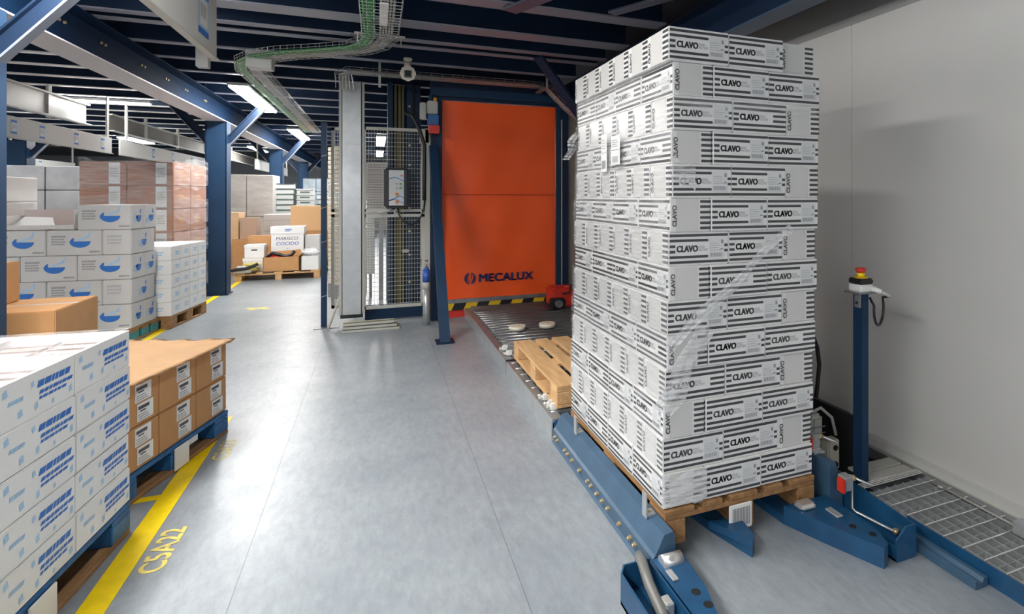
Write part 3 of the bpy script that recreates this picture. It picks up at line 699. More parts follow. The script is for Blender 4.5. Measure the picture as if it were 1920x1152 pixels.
m = MB(); m.cyl((0, 0, .42), (0, 0, .50), .041, greyf, 16); m.cyl((0, 0, .50), (0, 0, .63), .041, mat('label_blue', (.03, .10, .42), .35), 16); m.cyl((0, 0, .63), (0, 0, .68), .041, mat('label_blue', (.03, .10, .42), .35), 16, .015); m.build('label_band', sn)
m = MB(); m.cyl((0, 0, .68), (0, 0, .74), .012, brass, 8); m.bbox(-.02, -.02, .715, .02, .02, .735, chrome, .003); m.cyl((0, 0, .74), (0, 0, .76), .02, galvd, 8); m.build('valve', sn)

# ------------------------------------------------------------------ MESH FENCE, MAST, COLUMN
def meshpanel(parent, name, x0, x1, y, z0, z1, dx, dz, fr=.035, r=.0022, mt=greyf):
    m = MB(); m.box(x0, y-.015, z1-fr, x1, y+.015, z1, mt); m.box(x0, y-.015, z0, x1, y+.015, z0+fr, mt)
    m.box(x0, y-.015, z0, x0+fr, y+.015, z1, mt); m.box(x1-fr, y-.015, z0, x1, y+.015, z1, mt); m.build(name+'_frame', parent)
    m = MB(); x = x0+dx
    while x < x1-.01: m.cyl((x, y, z0), (x, y, z1), r, mt, 4, caps=False); x += dx
    z = z0+dz
    while z < z1-.01: m.cyl((x0, y-.004, z), (x1, y-.004, z), r*1.25, mt, 4, caps=False); z += dz
    o = m.build(name+'_mesh', parent); return o
fc = thing('safety_fence', 'grey wire mesh safety fence panel carrying the control box', 'fence', (0, 0, 0))
meshpanel(fc, 'lower', -.15, .54, 7.1, .17, 1.285, .032, .052)
meshpanel(fc, 'upper', -.15, .54, 7.1, 1.31, 2.315, .032, .052)
m = MB(); m.bbox(.54, 7.03, 0, .60, 7.12, 2.32, greyf, .004); m.bbox(.48, 7.06, 2.14, .59, 7.03, 2.31, greyf, .006); m.build('side_post', fc)
fs = thing('safety_fence', 'narrow grey mesh fence panel between the dark blue post and the grey column', 'fence', (0, 0, 0))
meshpanel(fs, 'lower', -.495, -.15, 7.32, .17, 1.285, .022, .045)
meshpanel(fs, 'upper', -.495, -.15, 7.32, 1.31, 2.315, .022, .045)
fp = thing('fence_post', 'slim dark blue fence post with base plate left of the grey column', 'fence post', (-.555, 7.1, 0))
m = MB(); m.bbox(-.03, -.03, 0, .03, .03, 2.34, navy, .004); m.build('post', fp)
m = MB(); m.box(-.10, -.10, 0, .16, .08, .01, galvd); m.build('base_plate', fp)
m = MB()
for z in (.36, .98, 1.37, 1.96): m.cyl((-.028, -.032, z-.01), (.035, -.034, z+.012), .004, chrome, 6)
m.build('fixing', fp)
m = MB(); m.cyl((-.50, 6.95, .01), (-.30, 7.35, .62), .012, beige, 8); tag(m.build('raking_bar'), 'thin beige bar leaning between fence post and grey column', 'bar')
gc = thing('metal_column', 'bright galvanised channel column beside the mesh fence', 'column', (-.265, 7.15, 0))
m = MB(); m.box(-.105, -.09, .13, .105, -.082, 2.83, galv); m.box(-.105, -.09, .13, -.098, .05, 2.83, galv); m.box(.098, -.09, .13, .105, .05, 2.83, galv)
m.box(-.135, -.075, .13, -.105, -.070, 2.83, greyf); m.box(.105, -.075, .13, .135, -.070, 2.83, greyf); m.build('channel', gc)
m = MB(); m.box(-.105, -.096, 1.0, .105, -.0905, 1.004, greyf); m.box(-.105, -.096, 2.1, .105, -.0905, 2.104, greyf); m.build('joint', gc)
m = MB(); m.box(-.12, -.09, .09, .12, .06, .13, blackm); m.build('foot', gc)
random.seed(3)
for i in range(11):
    row, cc = divmod(i, 4); x = -.32+.01*random.random(); y = 6.72+cc*.055+row*.02; z = .012+row*.032
    m = MB(); m.bbox(-.03, -.017, -.012, .56-.03*row, .017, .012, [greyf, olive, beige, greyp][i % 4], .003)
    o = m.build('metal_bar', loc=(x, y, z), rot=random.uniform(-.03, .03)); tag(o, 'thin metal bar in the pile below the grey column, %s of its layer, %s layer' % (ORD[cc], ORD[row]), 'metal bar', 'loose bars below the grey column')
ms = thing('lift_mast', 'dark blue lift mast with olive chains behind the mesh fence', 'lift mast', (0, 7.55, 0))
m = MB(); m.box(.13, .0, 0, .19, .3, 2.94, navy); m.box(.36, .0, 0, .43, .3, 2.94, navy); m.box(.19, .16, 0, .36, .2, 2.94, navyd); m.build('mast_profile', ms)
for x in (.225, .275, .315): m = MB(); m.box(x-.014, .08, .0, x+.014, .1, 2.93, olive); m.build('chain', ms)
m = MB()
for z in (.12, .4, .75, 1.05, 1.35, 1.9, 2.15, 2.35, 2.65): m.cyl((.39, -.002, z), (.39, -.012, z), .014, brass, 8)
m.build('bolts', ms)
m = MB(); m.box(.47, .05, 0, .53, .3, 2.94, navyd); m.box(.43, .1, 0, .47, .12, 2.94, blackm); m.build('rear_profile', ms)
m = MB(); m.bbox(.30, -.03, .78, .38, .0, .82, greyf, .004); m.build('plate', ms)
m = MB(); m.box(-.13, 7.32, .0, .54, 7.36, .17, navy); tag(m.build('kick_plate'), 'dark blue kick plate along the floor under the mesh fence', 'plate')
# white crate stack and rails seen through the fence
for i in range(26):
    m = None
    if i == 0:
        m = MB(); m.bbox(-.16, -.2, .0, .16, .2, .034, greyp, .006, 1); proto_s = m.build('white_tray'); o = proto_s
    else: o = proto_s.copy(); COL.objects.link(o)
    o.location = (.02, 9.4, 1.03+i*.038); tag(o, 'pale tray stacked behind the mesh fence, %s from the bottom' % (ORD+['twenty-fourth', 'twenty-fifth', 'twenty-sixth'])[i], 'tray', 'stacked trays behind the fence')
m = MB(); m.bbox(-.18, 9.1, .98, .24, 9.7, 1.03, greyf, .005); m.box(-.19, 9.15, 0, -.14, 9.65, .98, greyf); m.box(.14, 9.15, 0, .19, 9.65, .98, greyf); tag(m.build('tray_stand'), 'grey stand carrying the stack of pale trays behind the fence', 'stand')
for i, x in enumerate((-.08, .19)):
    m = MB(); m.bbox(x-.055, 8.9, .35, x+.055, 8.96, 1.22, wcard, .008); m.box(x-.02, 8.91, 0, x+.02, 8.95, .35, galvd)
    for k in range(22): m.box(x-.057, 8.895, .37+k*.038, x+.057, 8.9, .378+k*.038, greyf)
    tag(m.build('slatted_rack'), '%s white slatted rack behind the lower mesh fence' % ['left', 'right'][i], 'rack')
m = MB(); m.box(.03, 8.7, 0, .09, 8.75, 1.3, galv); m.box(.13, 8.7, 0, .15, 8.75, 1.0, galv); tag(m.build('guide_rail'), 'galvanised guide rail between the two white slatted racks', 'rail')
for i, x in enumerate((-.52, -.40, -.62)):
    m = MB(); m.box(x-.05, 9.0+i*.1, 0, x+.05, 9.08+i*.1, .195, galvd)
    for k in range(30): m.bbox(x-.045, 9.0+i*.1, .2+k*.068, x+.045, 9.08+i*.1, .255+k*.068, cream, .006, 1)
    tag(m.build('stack_of_trays'), ['second', 'third', 'first'][i]+' narrow stack of cream trays from the left behind the narrow mesh panel', 'tray stack', 'narrow tray stacks')
# control box
cb = thing('control_box', 'dark framed control box with grey face, green and orange buttons on the mesh fence', 'control box', (.215, 7.02, 1.36))
m = MB(); m.bbox(-.135, -.06, 0, .145, .055, .475, blackm, .022, 3); m.build('case', cb)
m = MB(); fcx = mat('grey_control_face', (.52, .53, .54), .35); m.bbox(-.08, -.065, .03, .085, -.0605, .445, fcx, .002, 1); fpl = m.build('face_plate', cb)
m = MB()
for zz, s_, n_ in ((.335, 1, 2), (.075, 1, 4)):
    for q in range(n_):
        pts = [(-.08+.165*i/14, zz+q*.018+.022*math.sin(i/14*4.5-.8*q)*s_) for i in range(15)]
        for (a, b) in zip(pts, pts[1:]): m.flat((0, -.0665, 0), X, Zv, [a, b, (b[0], b[1]+.008), (a[0], a[1]+.008)], bluep if q % 2 == 0 else bluel)
m.build('wave_print', fpl)
for (x, z, mt, r) in ((.045, .285, green, .012), (.045, .235, green, .012), (0, .285, galvd, .007), (0, .235, galvd, .007), (0, .165, mat('amber', (.8, .35, .02), .4), .018), (0, .075, mat('amber', (.8, .35, .02), .4), .018)):
    m = MB(); m.cyl((x, -.065, z), (x, -.085, z), r, mt, 14); m.cyl((x, -.085, z), (x, -.09, z), r*.5, red if mt.name == 'amber' else mt, 10); m.build('button', fpl)
m = MB(); m.bbox(.04, -.068, .375, .075, -.064, .385, red, .001, 1); m.build('display', fpl)
m = MB(); m.tube([(.02, 0, 0), (.03, -.03, -.08), (.09, -.06, -.18), (.18, -.05, -.20), (.26, -.02, -.14), (.31, 0, -.03), (.32, .0, .1)], .010, blackm, 8); m.tube([(-.05, 0, 0), (-.08, 0, -.03), (-.14, 0, -.045), (-.2, 0, -.05)], .012, greyc, 8); m.tube([(.0, 0, 0), (-.02, -.02, -.06), (.04, -.02, -.07)], .012, greyc, 8); m.build('cable', cb)
# small spotlight / camera under the ceiling
sc = thing('ceiling_sensor', 'cream camera-like sensor hanging under the ceiling near the cable tray', 'sensor', (.315, 6.45, 2.78))
m = MB(); m.bbox(-.045, -.05, .19, .045, .05, .23, cream, .01); m.cyl((0, 0, .11), (0, 0, .2), .04, cream, 14, .032); m.build('mount', sc)
m = MB(); m.cyl((0, .06, .09), (0, -.06, .05), .06, cream, 8, .085); m.build('head', sc)
m = MB(); m.bbox(-.042, -.075, .0, .042, -.062, .09, galvd, .006); m.bbox(-.03, -.078, .012, .03, -.073, .078, blackm, .003); m.build('lens', sc)

# ------------------------------------------------------------------ CABLE TRAYS
def tray(path, wd, h, label, cables, step=.1, name='cable_tray', nlong=7):
    t = thing(name, label, 'cable tray', (0, 0, 0))
    P = [Vector(p) for p in path]
    fr = []
    for i, p in enumerate(P):
        d = (P[min(i+1, len(P)-1)]-P[max(i-1, 0)]).normalized(); sd = Vector((d.y, -d.x, 0)); 
        if sd.length < .01: sd = X.copy()
        sd.normalize(); up = sd.cross(d).normalized(); fr.append((p, sd, up))
    m = MB()
    for j in range(nlong):
        k = -wd/2+wd*j/(nlong-1); m.tube([p+sd*k for p, sd, up in fr], .0028, chrome, 4)
    for sg in (-1, 1):
        m.tube([p+sd*wd/2*sg+up*h for p, sd, up in fr], .003, chrome, 4); m.tube([p+sd*wd/2*sg+up*h*.5 for p, sd, up in fr], .0025, chrome, 4)
    # cross wires at equal spacing
    acc = 0
    for (p, sd, up), (p2, sd2, up2) in zip(fr, fr[1:]):
        L_ = (p2-p).length; s = step-acc
        while s < L_:
            q = p.lerp(p2, s/L_); m.tube([q-sd*wd/2+up*h, q-sd*wd/2, q+sd*wd/2, q+sd*wd/2+up*h], .0028, chrome, 4); s += step
        acc = L_-(s-step)
    m.build('wire_basket', t)
    for (off, r, mt, zz, nm) in cables:
        m = MB(); m.tube([p+sd*off+up*zz for p, sd, up in fr], r, mt, 6); m.build(nm, t)
    return t
def arc(cx_, cy_, r, a0, a1, z, n=7): return [(cx_+r*math.cos(R(a0+(a1-a0)*i/n)), cy_+r*math.sin(R(a0+(a1-a0)*i/n)), z) for i in range(n+1)]
TZC = 2.865
rnd = random.Random(5)
cabs = [(-.12+.018*i, .010, green, .012+.006*(i % 2), 'green_cable') for i in range(5)]+[(.0+.022*i, .008, greyc, .012, 'grey_cable') for i in range(5)]
p1 = [(.03, 2.9, TZC), (.03, 4.6, TZC), (.03, 5.2, TZC), (-.03, 5.5, TZC), (-.16, 5.72, TZC), (-.42, 5.93, TZC), (-.8, 6.18, TZC), (-1.05, 6.42, TZC), (-1.2, 6.7, TZC), (-1.27, 7.1, TZC), (-1.27, 8, TZC), (-1.27, 10, TZC), (-1.27, 13.5, TZC)]
tray(p1, .29, .06, 'wire cable tray with green cables curving under the ceiling into the aisle', cabs, .075)
m = MB(); m.bbox(.02, 4.2, 2.85, .08, 4.75, 2.862, wcard, .002); tag(m.build('tray_label'), 'long white plate under the cable tray at the top of the photo', 'plate')
m = MB(); m.box(-.18, 5.36, 2.935, .24, 5.40, 2.95, greyf); m.box(-.16, 5.37, 2.86, -.15, 5.39, 2.94, greyf); m.box(.20, 5.37, 2.86, .21, 5.39, 2.94, greyf); tag(m.build('tray_bracket'), 'grey bracket holding the cable tray at its bend', 'bracket')
p2 = [(-.33, 6.85, 2.7), (-.33, 6.78, 2.83), (-.28, 6.74, 2.86), (0, 6.74, 2.86), (1.0, 6.74, 2.86), (1.86, 6.74, 2.86), (1.98, 6.73, 2.83), (2.2, 6.72, 2.62), (2.45, 6.7, 2.42)]
tray(p2, .18, .05, 'wire cable tray running crosswise above the orange door', [(-.05+.02*i, .007, greyc, .01, 'grey_cable') for i in range(6)], .12, nlong=6)
m = MB(); m.box(.02, 6.72, 2.72, .045, 6.74, 3.0, greyf); m.box(1.94, 6.63, 2.84, 1.96, 6.65, 3.0, greyf); m.box(1.86, 6.60, 2.80, 1.92, 6.85, 2.82, mat('brown_bracket', (.22, .16, .14), .5)); tag(m.build('tray_hanger'), 'thin hangers of the crosswise cable tray above the door', 'bracket')
m = MB(); m.bbox(-1.19, 6.40, 2.78, -.97, 6.6, 2.95, greyp, .006); tag(m.build('junction_box'), 'pale grey junction box beside the green cables', 'junction box')
m = MB(); m.bbox(-1.60, 6.40, 2.74, -1.50, 6.50, 2.95, greyp, .006); tag(m.build('junction_box'), 'smaller junction box partly hidden behind the near white sign', 'junction box')

# ------------------------------------------------------------------ SIGNS AND DUCTS
def sign(x, y0, y1, z0, z1, label, marks, cat='sign', big=False):
    t = thing('aisle_sign', label, cat, (x, y0, z0), 0)
    m = MB(); m.bbox(-.012, 0, 0, .012, y1-y0, z1-z0, greyp, .003, 1); m.box(-.012, 0, -.008, .03, y1-y0, 0, greyf); m.build('board', t)
    for y in marks:
        m = MB(); h = z1-z0; o = Vector((.0135, y-y0, 0)); u = Y
        fr_ = h*.40
        m.rect(o, u, Zv, -fr_*.62, h*.18, fr_*.62, h*.82, bluel); m.rect(o+X*.001, u, Zv, -fr_*.62, h*.72, fr_*.62, h*.82, bluep); m.rect(o+X*.001, u, Zv, -fr_*.62, h*.18, fr_*.62, h*.27, bluep)
        m.rect(o+X*.001, u, Zv, -fr_*.45, h*.31, fr_*.45, h*.68, white)
        for k in range(7): m.rect(o+X*.002, u, Zv, -fr_*.35+k*fr_*.1, h*.42, -fr_*.31+k*fr_*.1, h*.62, greyc)
        m.build('printed_label', t)
    m = MB()
    for y in (y0+.25, y1-.12): m.box(-.01, y-y0-.03, z1-z0, .01, y-y0+.03, 2.94-z0, greyp)
    m.build('hanger', t)
    return t
sign(-.965, 1.6, 4.27, 2.38, 2.80, 'large white hanging sign board with a blue framed label at the top left', [3.97])
sign(-3.62, 7.4, 10.35, 2.13, 2.36, 'long white sign board with small blue labels at the left edge', [7.95, 8.5, 9.3, 10.05])
sign(-3.62, 10.65, 16.9, 2.13, 2.36, 'second white sign board behind the first, above the wrapped brown load', [12, 13.0, 14.2, 15.4])
sign(-7.6, 14.0, 19.5, 2.13, 2.4, 'farthest small white sign board behind the left blue column', [14.8, 16.3, 17.8])
sign(-2.6, 15.0, 20, 2.13, 2.36, 'distant white sign board beyond the big blue column', [])
def duct(x, y0, y1, z0, z1, mt, label):
    t = thing('cable_duct', label, 'duct', (x, y0, z0))
    m = MB(); L_ = y1-y0; h = z1-z0; m.box(-.02, 0, 0, .0, L_, h, mt); m.box(-.02, 0, 0, .07, L_, .015, greyp); m.box(-.02, 0, h-.02, .05, L_, h, greyp); m.build('side_panel', t)
    m = MB()
    for y in [q-y0-.04 for q in yl[::2] if y0+.1 < q < y1-.1]: m.box(.0, y, -.02, .03, y+.08, 2.948-z0, greyp)
    m.build('bracket', t)
    return t
duct(-3.98, 6.5, 10.55, 2.55, 2.86, greyp, 'pale smooth duct under the ceiling at the left edge')
duct(-3.98, 11.3, 17.2, 2.55, 2.83, mat('taupe_panel', (.20, .185, .165), .5), 'brownish grey duct continuing behind the pale duct')
duct(-3.98, 17.6, 25, 2.55, 2.83, mat('taupe_panel', (.20, .185, .165), .5), 'far section of the brownish grey duct beyond the big blue column')
duct(-7.7, 12.5, 17.5, 2.4, 2.75, mat('taupe_panel', (.20, .185, .165), .5), 'low brownish grey duct far left below the ceiling')

# ------------------------------------------------------------------ FLOOR MARKINGS
def mark(m, name, label): return tag(m.build(name), label, 'floor marking')
mark(MB().box(-1.0, 1.2, 0, -.905, 4.46, .0016, yellow), 'floor_line', 'broad yellow floor line beside the near pallets, ending at the brown cartons')
mark(MB().box(-1.13, 3.38, 0, -1.0, 3.43, .0015, yellow), 'floor_line', 'short yellow stub joining the near yellow line at the gap between the two pallets')
mark(MB().box(-2.26, 5.2, 0, -2.18, 12.2, .0016, yellow), 'floor_line', 'far yellow floor line in front of the blue column and the wrapped loads')
m = MB(); m.text('C5A22', Vector((-.795, 2.73, .0018)), Y, -X, .125, yelw, .022, .92); mark(m, 'floor_lettering', 'worn yellow C5A22 painted on the floor beside the near yellow line')
m = MB(); m.text('C5A21', Vector((-.79, 3.76, .0014)), Y, -X, .118, yelw, .008, .85); mark(m, 'floor_lettering', 'faint yellow lettering on the floor at the far end of the near line')
m = MB()
for a, l_ in ((-25, .26), (38, .20)):
    d = Vector((math.cos(R(a)), math.sin(R(a)), 0)); n = Vector((-d.y, d.x, 0)); c = Vector((-1.46, 8.62, .0015+.0004*(a > 0)))
    m.poly([c-d*l_*.6-n*.035, c+d*l_*.6-n*.035, c+d*l_*.6+n*.035, c-d*l_*.6+n*.035], yelw)
mark(m, 'floor_cross', 'small worn yellow cross on the floor in mid aisle')

# ------------------------------------------------------------------ LOADS ON THE LEFT
def frame(px, py, rot):
    c_, s_ = math.cos(rot), math.sin(rot)
    return lambda x, y, z=0: (px+x*c_-y*s_, py+x*s_+y*c_, z)
class Rep:
    """first call keeps the prototype, later calls copy it"""
    def __init__(s, o): s.o = o; s.u = False
    def put(s, loc, rot, label, cat, group=None):
        o = s.o
        if s.u: o = o.copy(); COL.objects.link(o)
        s.u = True; o.location = loc; o.rotation_euler = (0, 0, rot); return tag(o, label, cat, group)
def textbars(m, o, u, v, x, y, w_, h_, n, mt, slant=.25, seed=1):
    r = random.Random(seed)
    for i in range(n):
        yy = y+h_*(1-(i+.75)/n); hh = h_/n*(.55 if i else .7); xx = x+(0 if i else .0)
        while xx < x+w_*(.95-.1*(i % 2)):
            ww = w_*r.uniform(.08, .2)
            m.flat(o, u, v, [(xx, yy), (xx+ww, yy), (xx+ww+hh*slant, yy+hh), (xx+hh*slant, yy+hh)], mt); xx += ww+w_*.025
# --- near load: glossy white cartons with blue print
P1R = R(-5); P1 = frame(-1.015, 3.10, P1R)
pallet('blue-edged pallet under the near white cartons at the lower left', P1(-.4, -.6, 0), P1R, 'blue')
def white_blue(open_top):
    m = MB(); w_, d_, h_ = .396, .396, .150
    if not open_top: m.bbox(-w_/2, -d_/2, 0, w_/2, d_/2, h_, wcard, .005, 2)
    else:
        t = .012
        m.box(-w_/2, -d_/2, 0, w_/2, d_/2, .09, wcard)
        for (a, b, c, d) in ((-w_/2, -d_/2, w_/2, -d_/2+t), (-w_/2, d_/2-t, w_/2, d_/2), (-w_/2, -d_/2+t, -w_/2+t, d_/2-t), (w_/2-t, -d_/2+t, w_/2, d_/2-t)): m.box(a, b, .09, c, d, h_, wcard)
        for i in range(4):
            for j in range(2): m.bbox(-.17+j*.175, -.175+i*.088, .09, -.01+j*.175, -.097+i*.088, .128, mat('pinkish_packs', (.34, .27, .25), .5), .01)
    for sg in (-1, 1):
        u = Y*sg; o = Vector((sg*(w_/2+.001), 0, 0))
        textbars(m, o, u, Zv, -.01, .085, .17, .032, 1, bluep, .35, 2); textbars(m, o, u, Zv, .0, .045, .165, .036, 2, bluep, .5, 9)
        textbars(m, o, u, Zv, -.15, .07, .07, .02, 1, bluel, .3, 3)
        for (x, z, a, b) in ((-.17, .105, .022, .03), (-.10, .02, .02, .03), (-.04, .10, .016, .025), (-.02, .02, .016, .03), (.165, .02, .018, .03), (.07, .012, .012, .02)):
            m.flat(o, u, Zv, [(x, z), (x+a, z+.006), (x+a*.8, z+b), (x-a*.1, z+b*.7)], bluel)
        u = X*(-sg); o = Vector((0, sg*(d_/2+.001), 0)); textbars(m, o, u, Zv, -.1, .05, .2, .06, 3, bluep, .3, 4)
    return Rep(m.build('white_carton'))
W0, W1 = white_blue(False), white_blue(True)
for k in range(5):
    for j in range(3):
        for i in range(2):
            if i == 1 and k < 3: continue
            nm = ('top', 'second', 'third', 'fourth', 'bottom')[4-k]
            lb = 'near white carton with blue print, %s row, %s layer, %s from the brown cartons' % ('left' if i else 'aisle', nm, ORD[j])
            (W1 if k == 4 else W0).put(P1(-.2-.4*i+random.uniform(-.003, .003), -.2-j*.4, .146+k*.1515), P1R, lb, 'carton', 'near white cartons with blue print')
for i in range(2): pass
m = MB()
for j in range(3):
    W0.put(P1(-.6, -.2-j*.4, .146+2*.1515), P1R, 'near white carton under the left row, middle layer, %s from the brown cartons' % ORD[j], 'carton', 'near white cartons with blue print')
    W0.put(P1(-.6, -.2-j*.4, .146+1*.1515), P1R, 'near white carton low in the left row, second layer, %s from the brown cartons' % ORD[j], 'carton', 'near white cartons with blue print')
    W0.put(P1(-.6, -.2-j*.4, .146), P1R, 'near white carton on the pallet in the left row, %s from the brown cartons' % ORD[j], 'carton', 'near white cartons with blue print')
m = MB(); n_ = 16; g = []
for i in range(n_+1):
    row = []
    for j in range(n_+1):
        x = -.806*i/n_; y = .004-1.21*j/n_
        h = .018*math.sin(6*x+9*y)+.012*math.sin(15*x-13*y+1)+.02*math.sin(3*y+2)
        edge = min(i, n_-i, j, n_-j)
        row.append(m.bm.verts.new((x, y, .912+(0 if edge == 0 else -.012+abs(h)*.9-.02))))
    g.append(row)
k = m.mi(film)
for A, B in zip(g, g[1:]):
    for j in range(n_): f = m.bm.faces.new((A[j], B[j], B[j+1], A[j+1])); f.material_index = k; f.smooth = True
tag(m.build('stretch_film', loc=P1(0, 0, 0), rot=P1R), 'wrinkled clear film over the top of the near white cartons', 'stretch film')
m = MB(); m.rect((0, 0, 0), Y, Zv, -.30, .0, .0, .22, lab)
for r_ in range(7): 
    for q in range(9): m.rect((.0008, 0, 0), Y, Zv, -.28+q*.029, .02+r_*.028, -.28+q*.029+random.uniform(.008, .022), .03+r_*.028, inkg)
tag(m.build('pallet_label', loc=P1(.004, -.92, .20), rot=P1R), 'large pale label with dense grey print on the near white cartons', 'paper label')
# --- brown cartons
P2R = R(-15.6); P2 = frame(-.872, 4.182, P2R)
pallet('blue-painted pallet under the brown cartons in the lower left', P2(-.5, -.475, 0), P2R, 'blue', None, 1.0, .95)
m = MB(); m.bbox(-.10, -.157, 0, .10, .157, .213, brown, .005, 2); m = m
for sg in (-1, 1):
    u = Y*sg; o = Vector((sg*.1012, 0, 0))
    for (x, z) in ((-.015, .115), (.0, .018)):
        m.rect(o, u, Zv, x, z, x+.115, z+.088, wcard); q = o+X*sg*.001
        m.rect(q, u, Zv, x+.008, z+.058, x+.085, z+.075, ink); m.rect(q, u, Zv, x+.02, z+.045, x+.06, z+.052, ink)
        for k in range(3): m.rect(q, u, Zv, x+.008, z+.008+k*.011, x+.09-.01*k, z+.012+k*.011, inkg)
B2 = Rep(m.build('brown_carton'))
for k in range(2):
    for j in range(3):
        for i in range(5 if j == 2 else 1):
            B2.put(P2(-.1-.2*i-.01, -.16-j*.316, .146+k*.2155), P2R, 'brown carton with white labels, %s row, %s from the far end%s' % (('lower', 'upper')[k], ORD[j], '' if i == 0 else ', %s inwards' % ORD[i]), 'carton', 'brown labelled cartons on the near pallet')
    for i in range(1, 5):
        B2.put(P2(-.1-.2*i-.01, -.16, .146+k*.2155), P2R, 'brown carton on the brown load\'s far side, %s row, %s from the aisle' % (('lower', 'upper')[k], ORD[i]), 'carton', 'brown labelled cartons on the near pallet')
m = MB(); nx, ny = 30, 28; g = []
for i in range(nx+1):
    row = []
    for j in range(ny+1):
        x = .03-1.07*i/nx; y = .03-1.0*j/ny
        h = .006*math.sin(x*40)*math.sin(y*40)+.004*math.sin(x*9+y*6)+(-.008 if i == 0 else 0)
        row.append(m.bm.verts.new((x, y, .590+h)))
    g.append(row)
k = m.mi(brownl)
for A, B in zip(g, g[1:]):
    for j in range(ny): f = m.bm.faces.new((A[j], B[j], B[j+1], A[j+1])); f.material_index = k; f.smooth = True
r_ = bmesh.ops.solidify(m.bm, geom=list(m.bm.faces), thickness=.008)
tag(m.build('cardboard_sheet', loc=P2(0, 0, 0), rot=P2R), 'pale quilted cardboard sheet lying over the brown cartons', 'cardboard sheet')
m = MB(); m.bbox(.004, -.06, .01, .012, .06, .13, white, .002)
tag(m.build('pallet_tag', loc=P2(0, -.475, .0), rot=P2R), 'white tag on the block of the blue pallet under the brown cartons', 'tag')
m = MB(); m.bbox(.004, -.07, .01, .012, .07, .13, wcard, .002)
tag(m.build('pallet_tag', loc=P1(0, -.6, .0), rot=P1R), 'pale tag on the middle block of the nearest pallet at the bottom edge', 'tag')
# --- white cartons with the blue bowl print
P3R = R(-7); P3 = frame(-2.312, 7.092, P3R)
pallet('teal-edged pallet under the cartons with the blue bowl print', P3(-.62, .27, 0), P3R, 'teal', None, 1.24, .54)
def bowl_carton(w_, d_, h_, kind):
    m = MB(); m.bbox(-w_/2, -d_/2, 0, w_/2, d_/2, h_, gcard if kind != 'side' else gcard, .006, 2)
    for sg in (-1, 1):
        o = Vector((0, sg*(d_/2+.0012), 0)); u = X*(-sg)
        if kind == 'front':
            cx_, cz_ = .045, h_*.56; R_ = .088
            pts = [(cx_+R_*math.cos(R(a)), cz_+R_*.72*math.sin(R(a))) for a in range(180, 361, 12)]
            m.flat(o, u, Zv, pts, bluep)
            m.flat(o, u, Zv, [(cx_-R_, cz_), (cx_-R_*.6, cz_), (cx_-R_*.55, cz_+.035), (cx_-R_*.75, cz_+.03)], bluep)
            m.flat(o, u, Zv, [(cx_-R_*.2, cz_), (cx_+R_*.95, cz_+.045), (cx_+R_*.9, cz_+.062), (cx_-R_*.3, cz_+.02)], bluel)
            m.flat(o, u, Zv, [(cx_+R_*.6, cz_+.045), (cx_+R_*.8, cz_+.045), (cx_+R_*1.1, cz_+.1), (cx_+R_*.9, cz_+.1)], bluel)
            textbars(m, o, u, Zv, -.19, .10, .12, .10, 4, inkg, .1, 5); textbars(m, o, u, Zv, .12, .02, .09, .025, 1, inkg, .1, 6)
        else:
            textbars(m, o, u, Zv, -w_*.35, .10, w_*.5, .10, 3, mat('faint_print', (.42, .43, .45), .5), .1, 7)
        o = Vector((sg*(w_/2+.0012), 0, 0)); u = Y*sg
        pts = [(.01+.05*math.cos(R(a)), .13+.06*math.sin(R(a))) for a in range(170, 371, 20)]
        m.flat(o, u, Zv, pts, bluep)
        textbars(m, o, u, Zv, -.10, .06, .09, .07, 3, bluel, .1, 8); m.flat(o, u, Zv, [(.03, .16), (.05, .16), (.06, .21), (.035, .2)], bluep)
    return Rep(m.build('bowl_print_carton'))
F3 = bowl_carton(.455, .245, .25, 'front'); S3 = bowl_carton(.245, .455, .25, 'side')
H3 = .2535
rows3 = [  # from bottom: (kind, right edge x, list)
    ['F', 'F', 'S'], ['S', 'F', 'F'], ['F', 'F', 'S'], ['S', 'F', 'F'], ['F']]
for k, row in enumerate(rows3):
    x = 0
    for q, kd in enumerate(row):
        lname = ('bottom', 'second', 'third', 'fourth', 'top')[k]
        if kd == 'F':
            for dpt in range(2):
                if dpt == 1 and q and k < 4: continue
                F3.put(P3(x-.23, .125+dpt*.25, .146+k*H3), P3R, 'carton with blue bowl print, %s row, %s from the right%s' % (lname, ORD[q], ', rear' if dpt else ', front'), 'carton', 'cartons with blue bowl print')
            x -= .46
        else:
            S3.put(P3(x-.125, .23, .146+k*H3), P3R, 'bowl-print carton turned narrow side forward, %s row, %s from the right' % (lname, ORD[q]), 'carton', 'cartons with blue bowl print')
            x -= .25
# open tray with flap lying on the left of the load
m = MB(); w_, d_, h_ = .62, .36, .2; t = .008
m.box(-w_/2, -d_/2, 0, w_/2, d_/2, t, brownl); m.box(-w_/2, -d_/2, 0, w_/2, -d_/2+t, .05, gcard); m.box(-w_/2, d_/2-t, 0, w_/2, d_/2, h_, mat('pinkish_card', (.55, .47, .46), .6))
m.box(-w_/2, -d_/2, 0, -w_/2+t, d_/2, h_*.7, gcard); m.box(w_/2-t, -d_/2, 0, w_/2, d_/2, h_, gcard)
m.poly([(-.22, -.17, .03), (.16, -.19, .015), (.0, .05, .12), (-.24, .06, .13)], wcard); m.poly([(-.22, -.17, .028), (-.24, .06, .128), (.0, .05, .118), (.16, -.19, .013)], wcard)
tag(m.build('open_carton', loc=P3(-.82, .24, .146+4*H3), rot=P3R), 'open carton with a loose white sheet on top of the bowl-print cartons', 'carton')
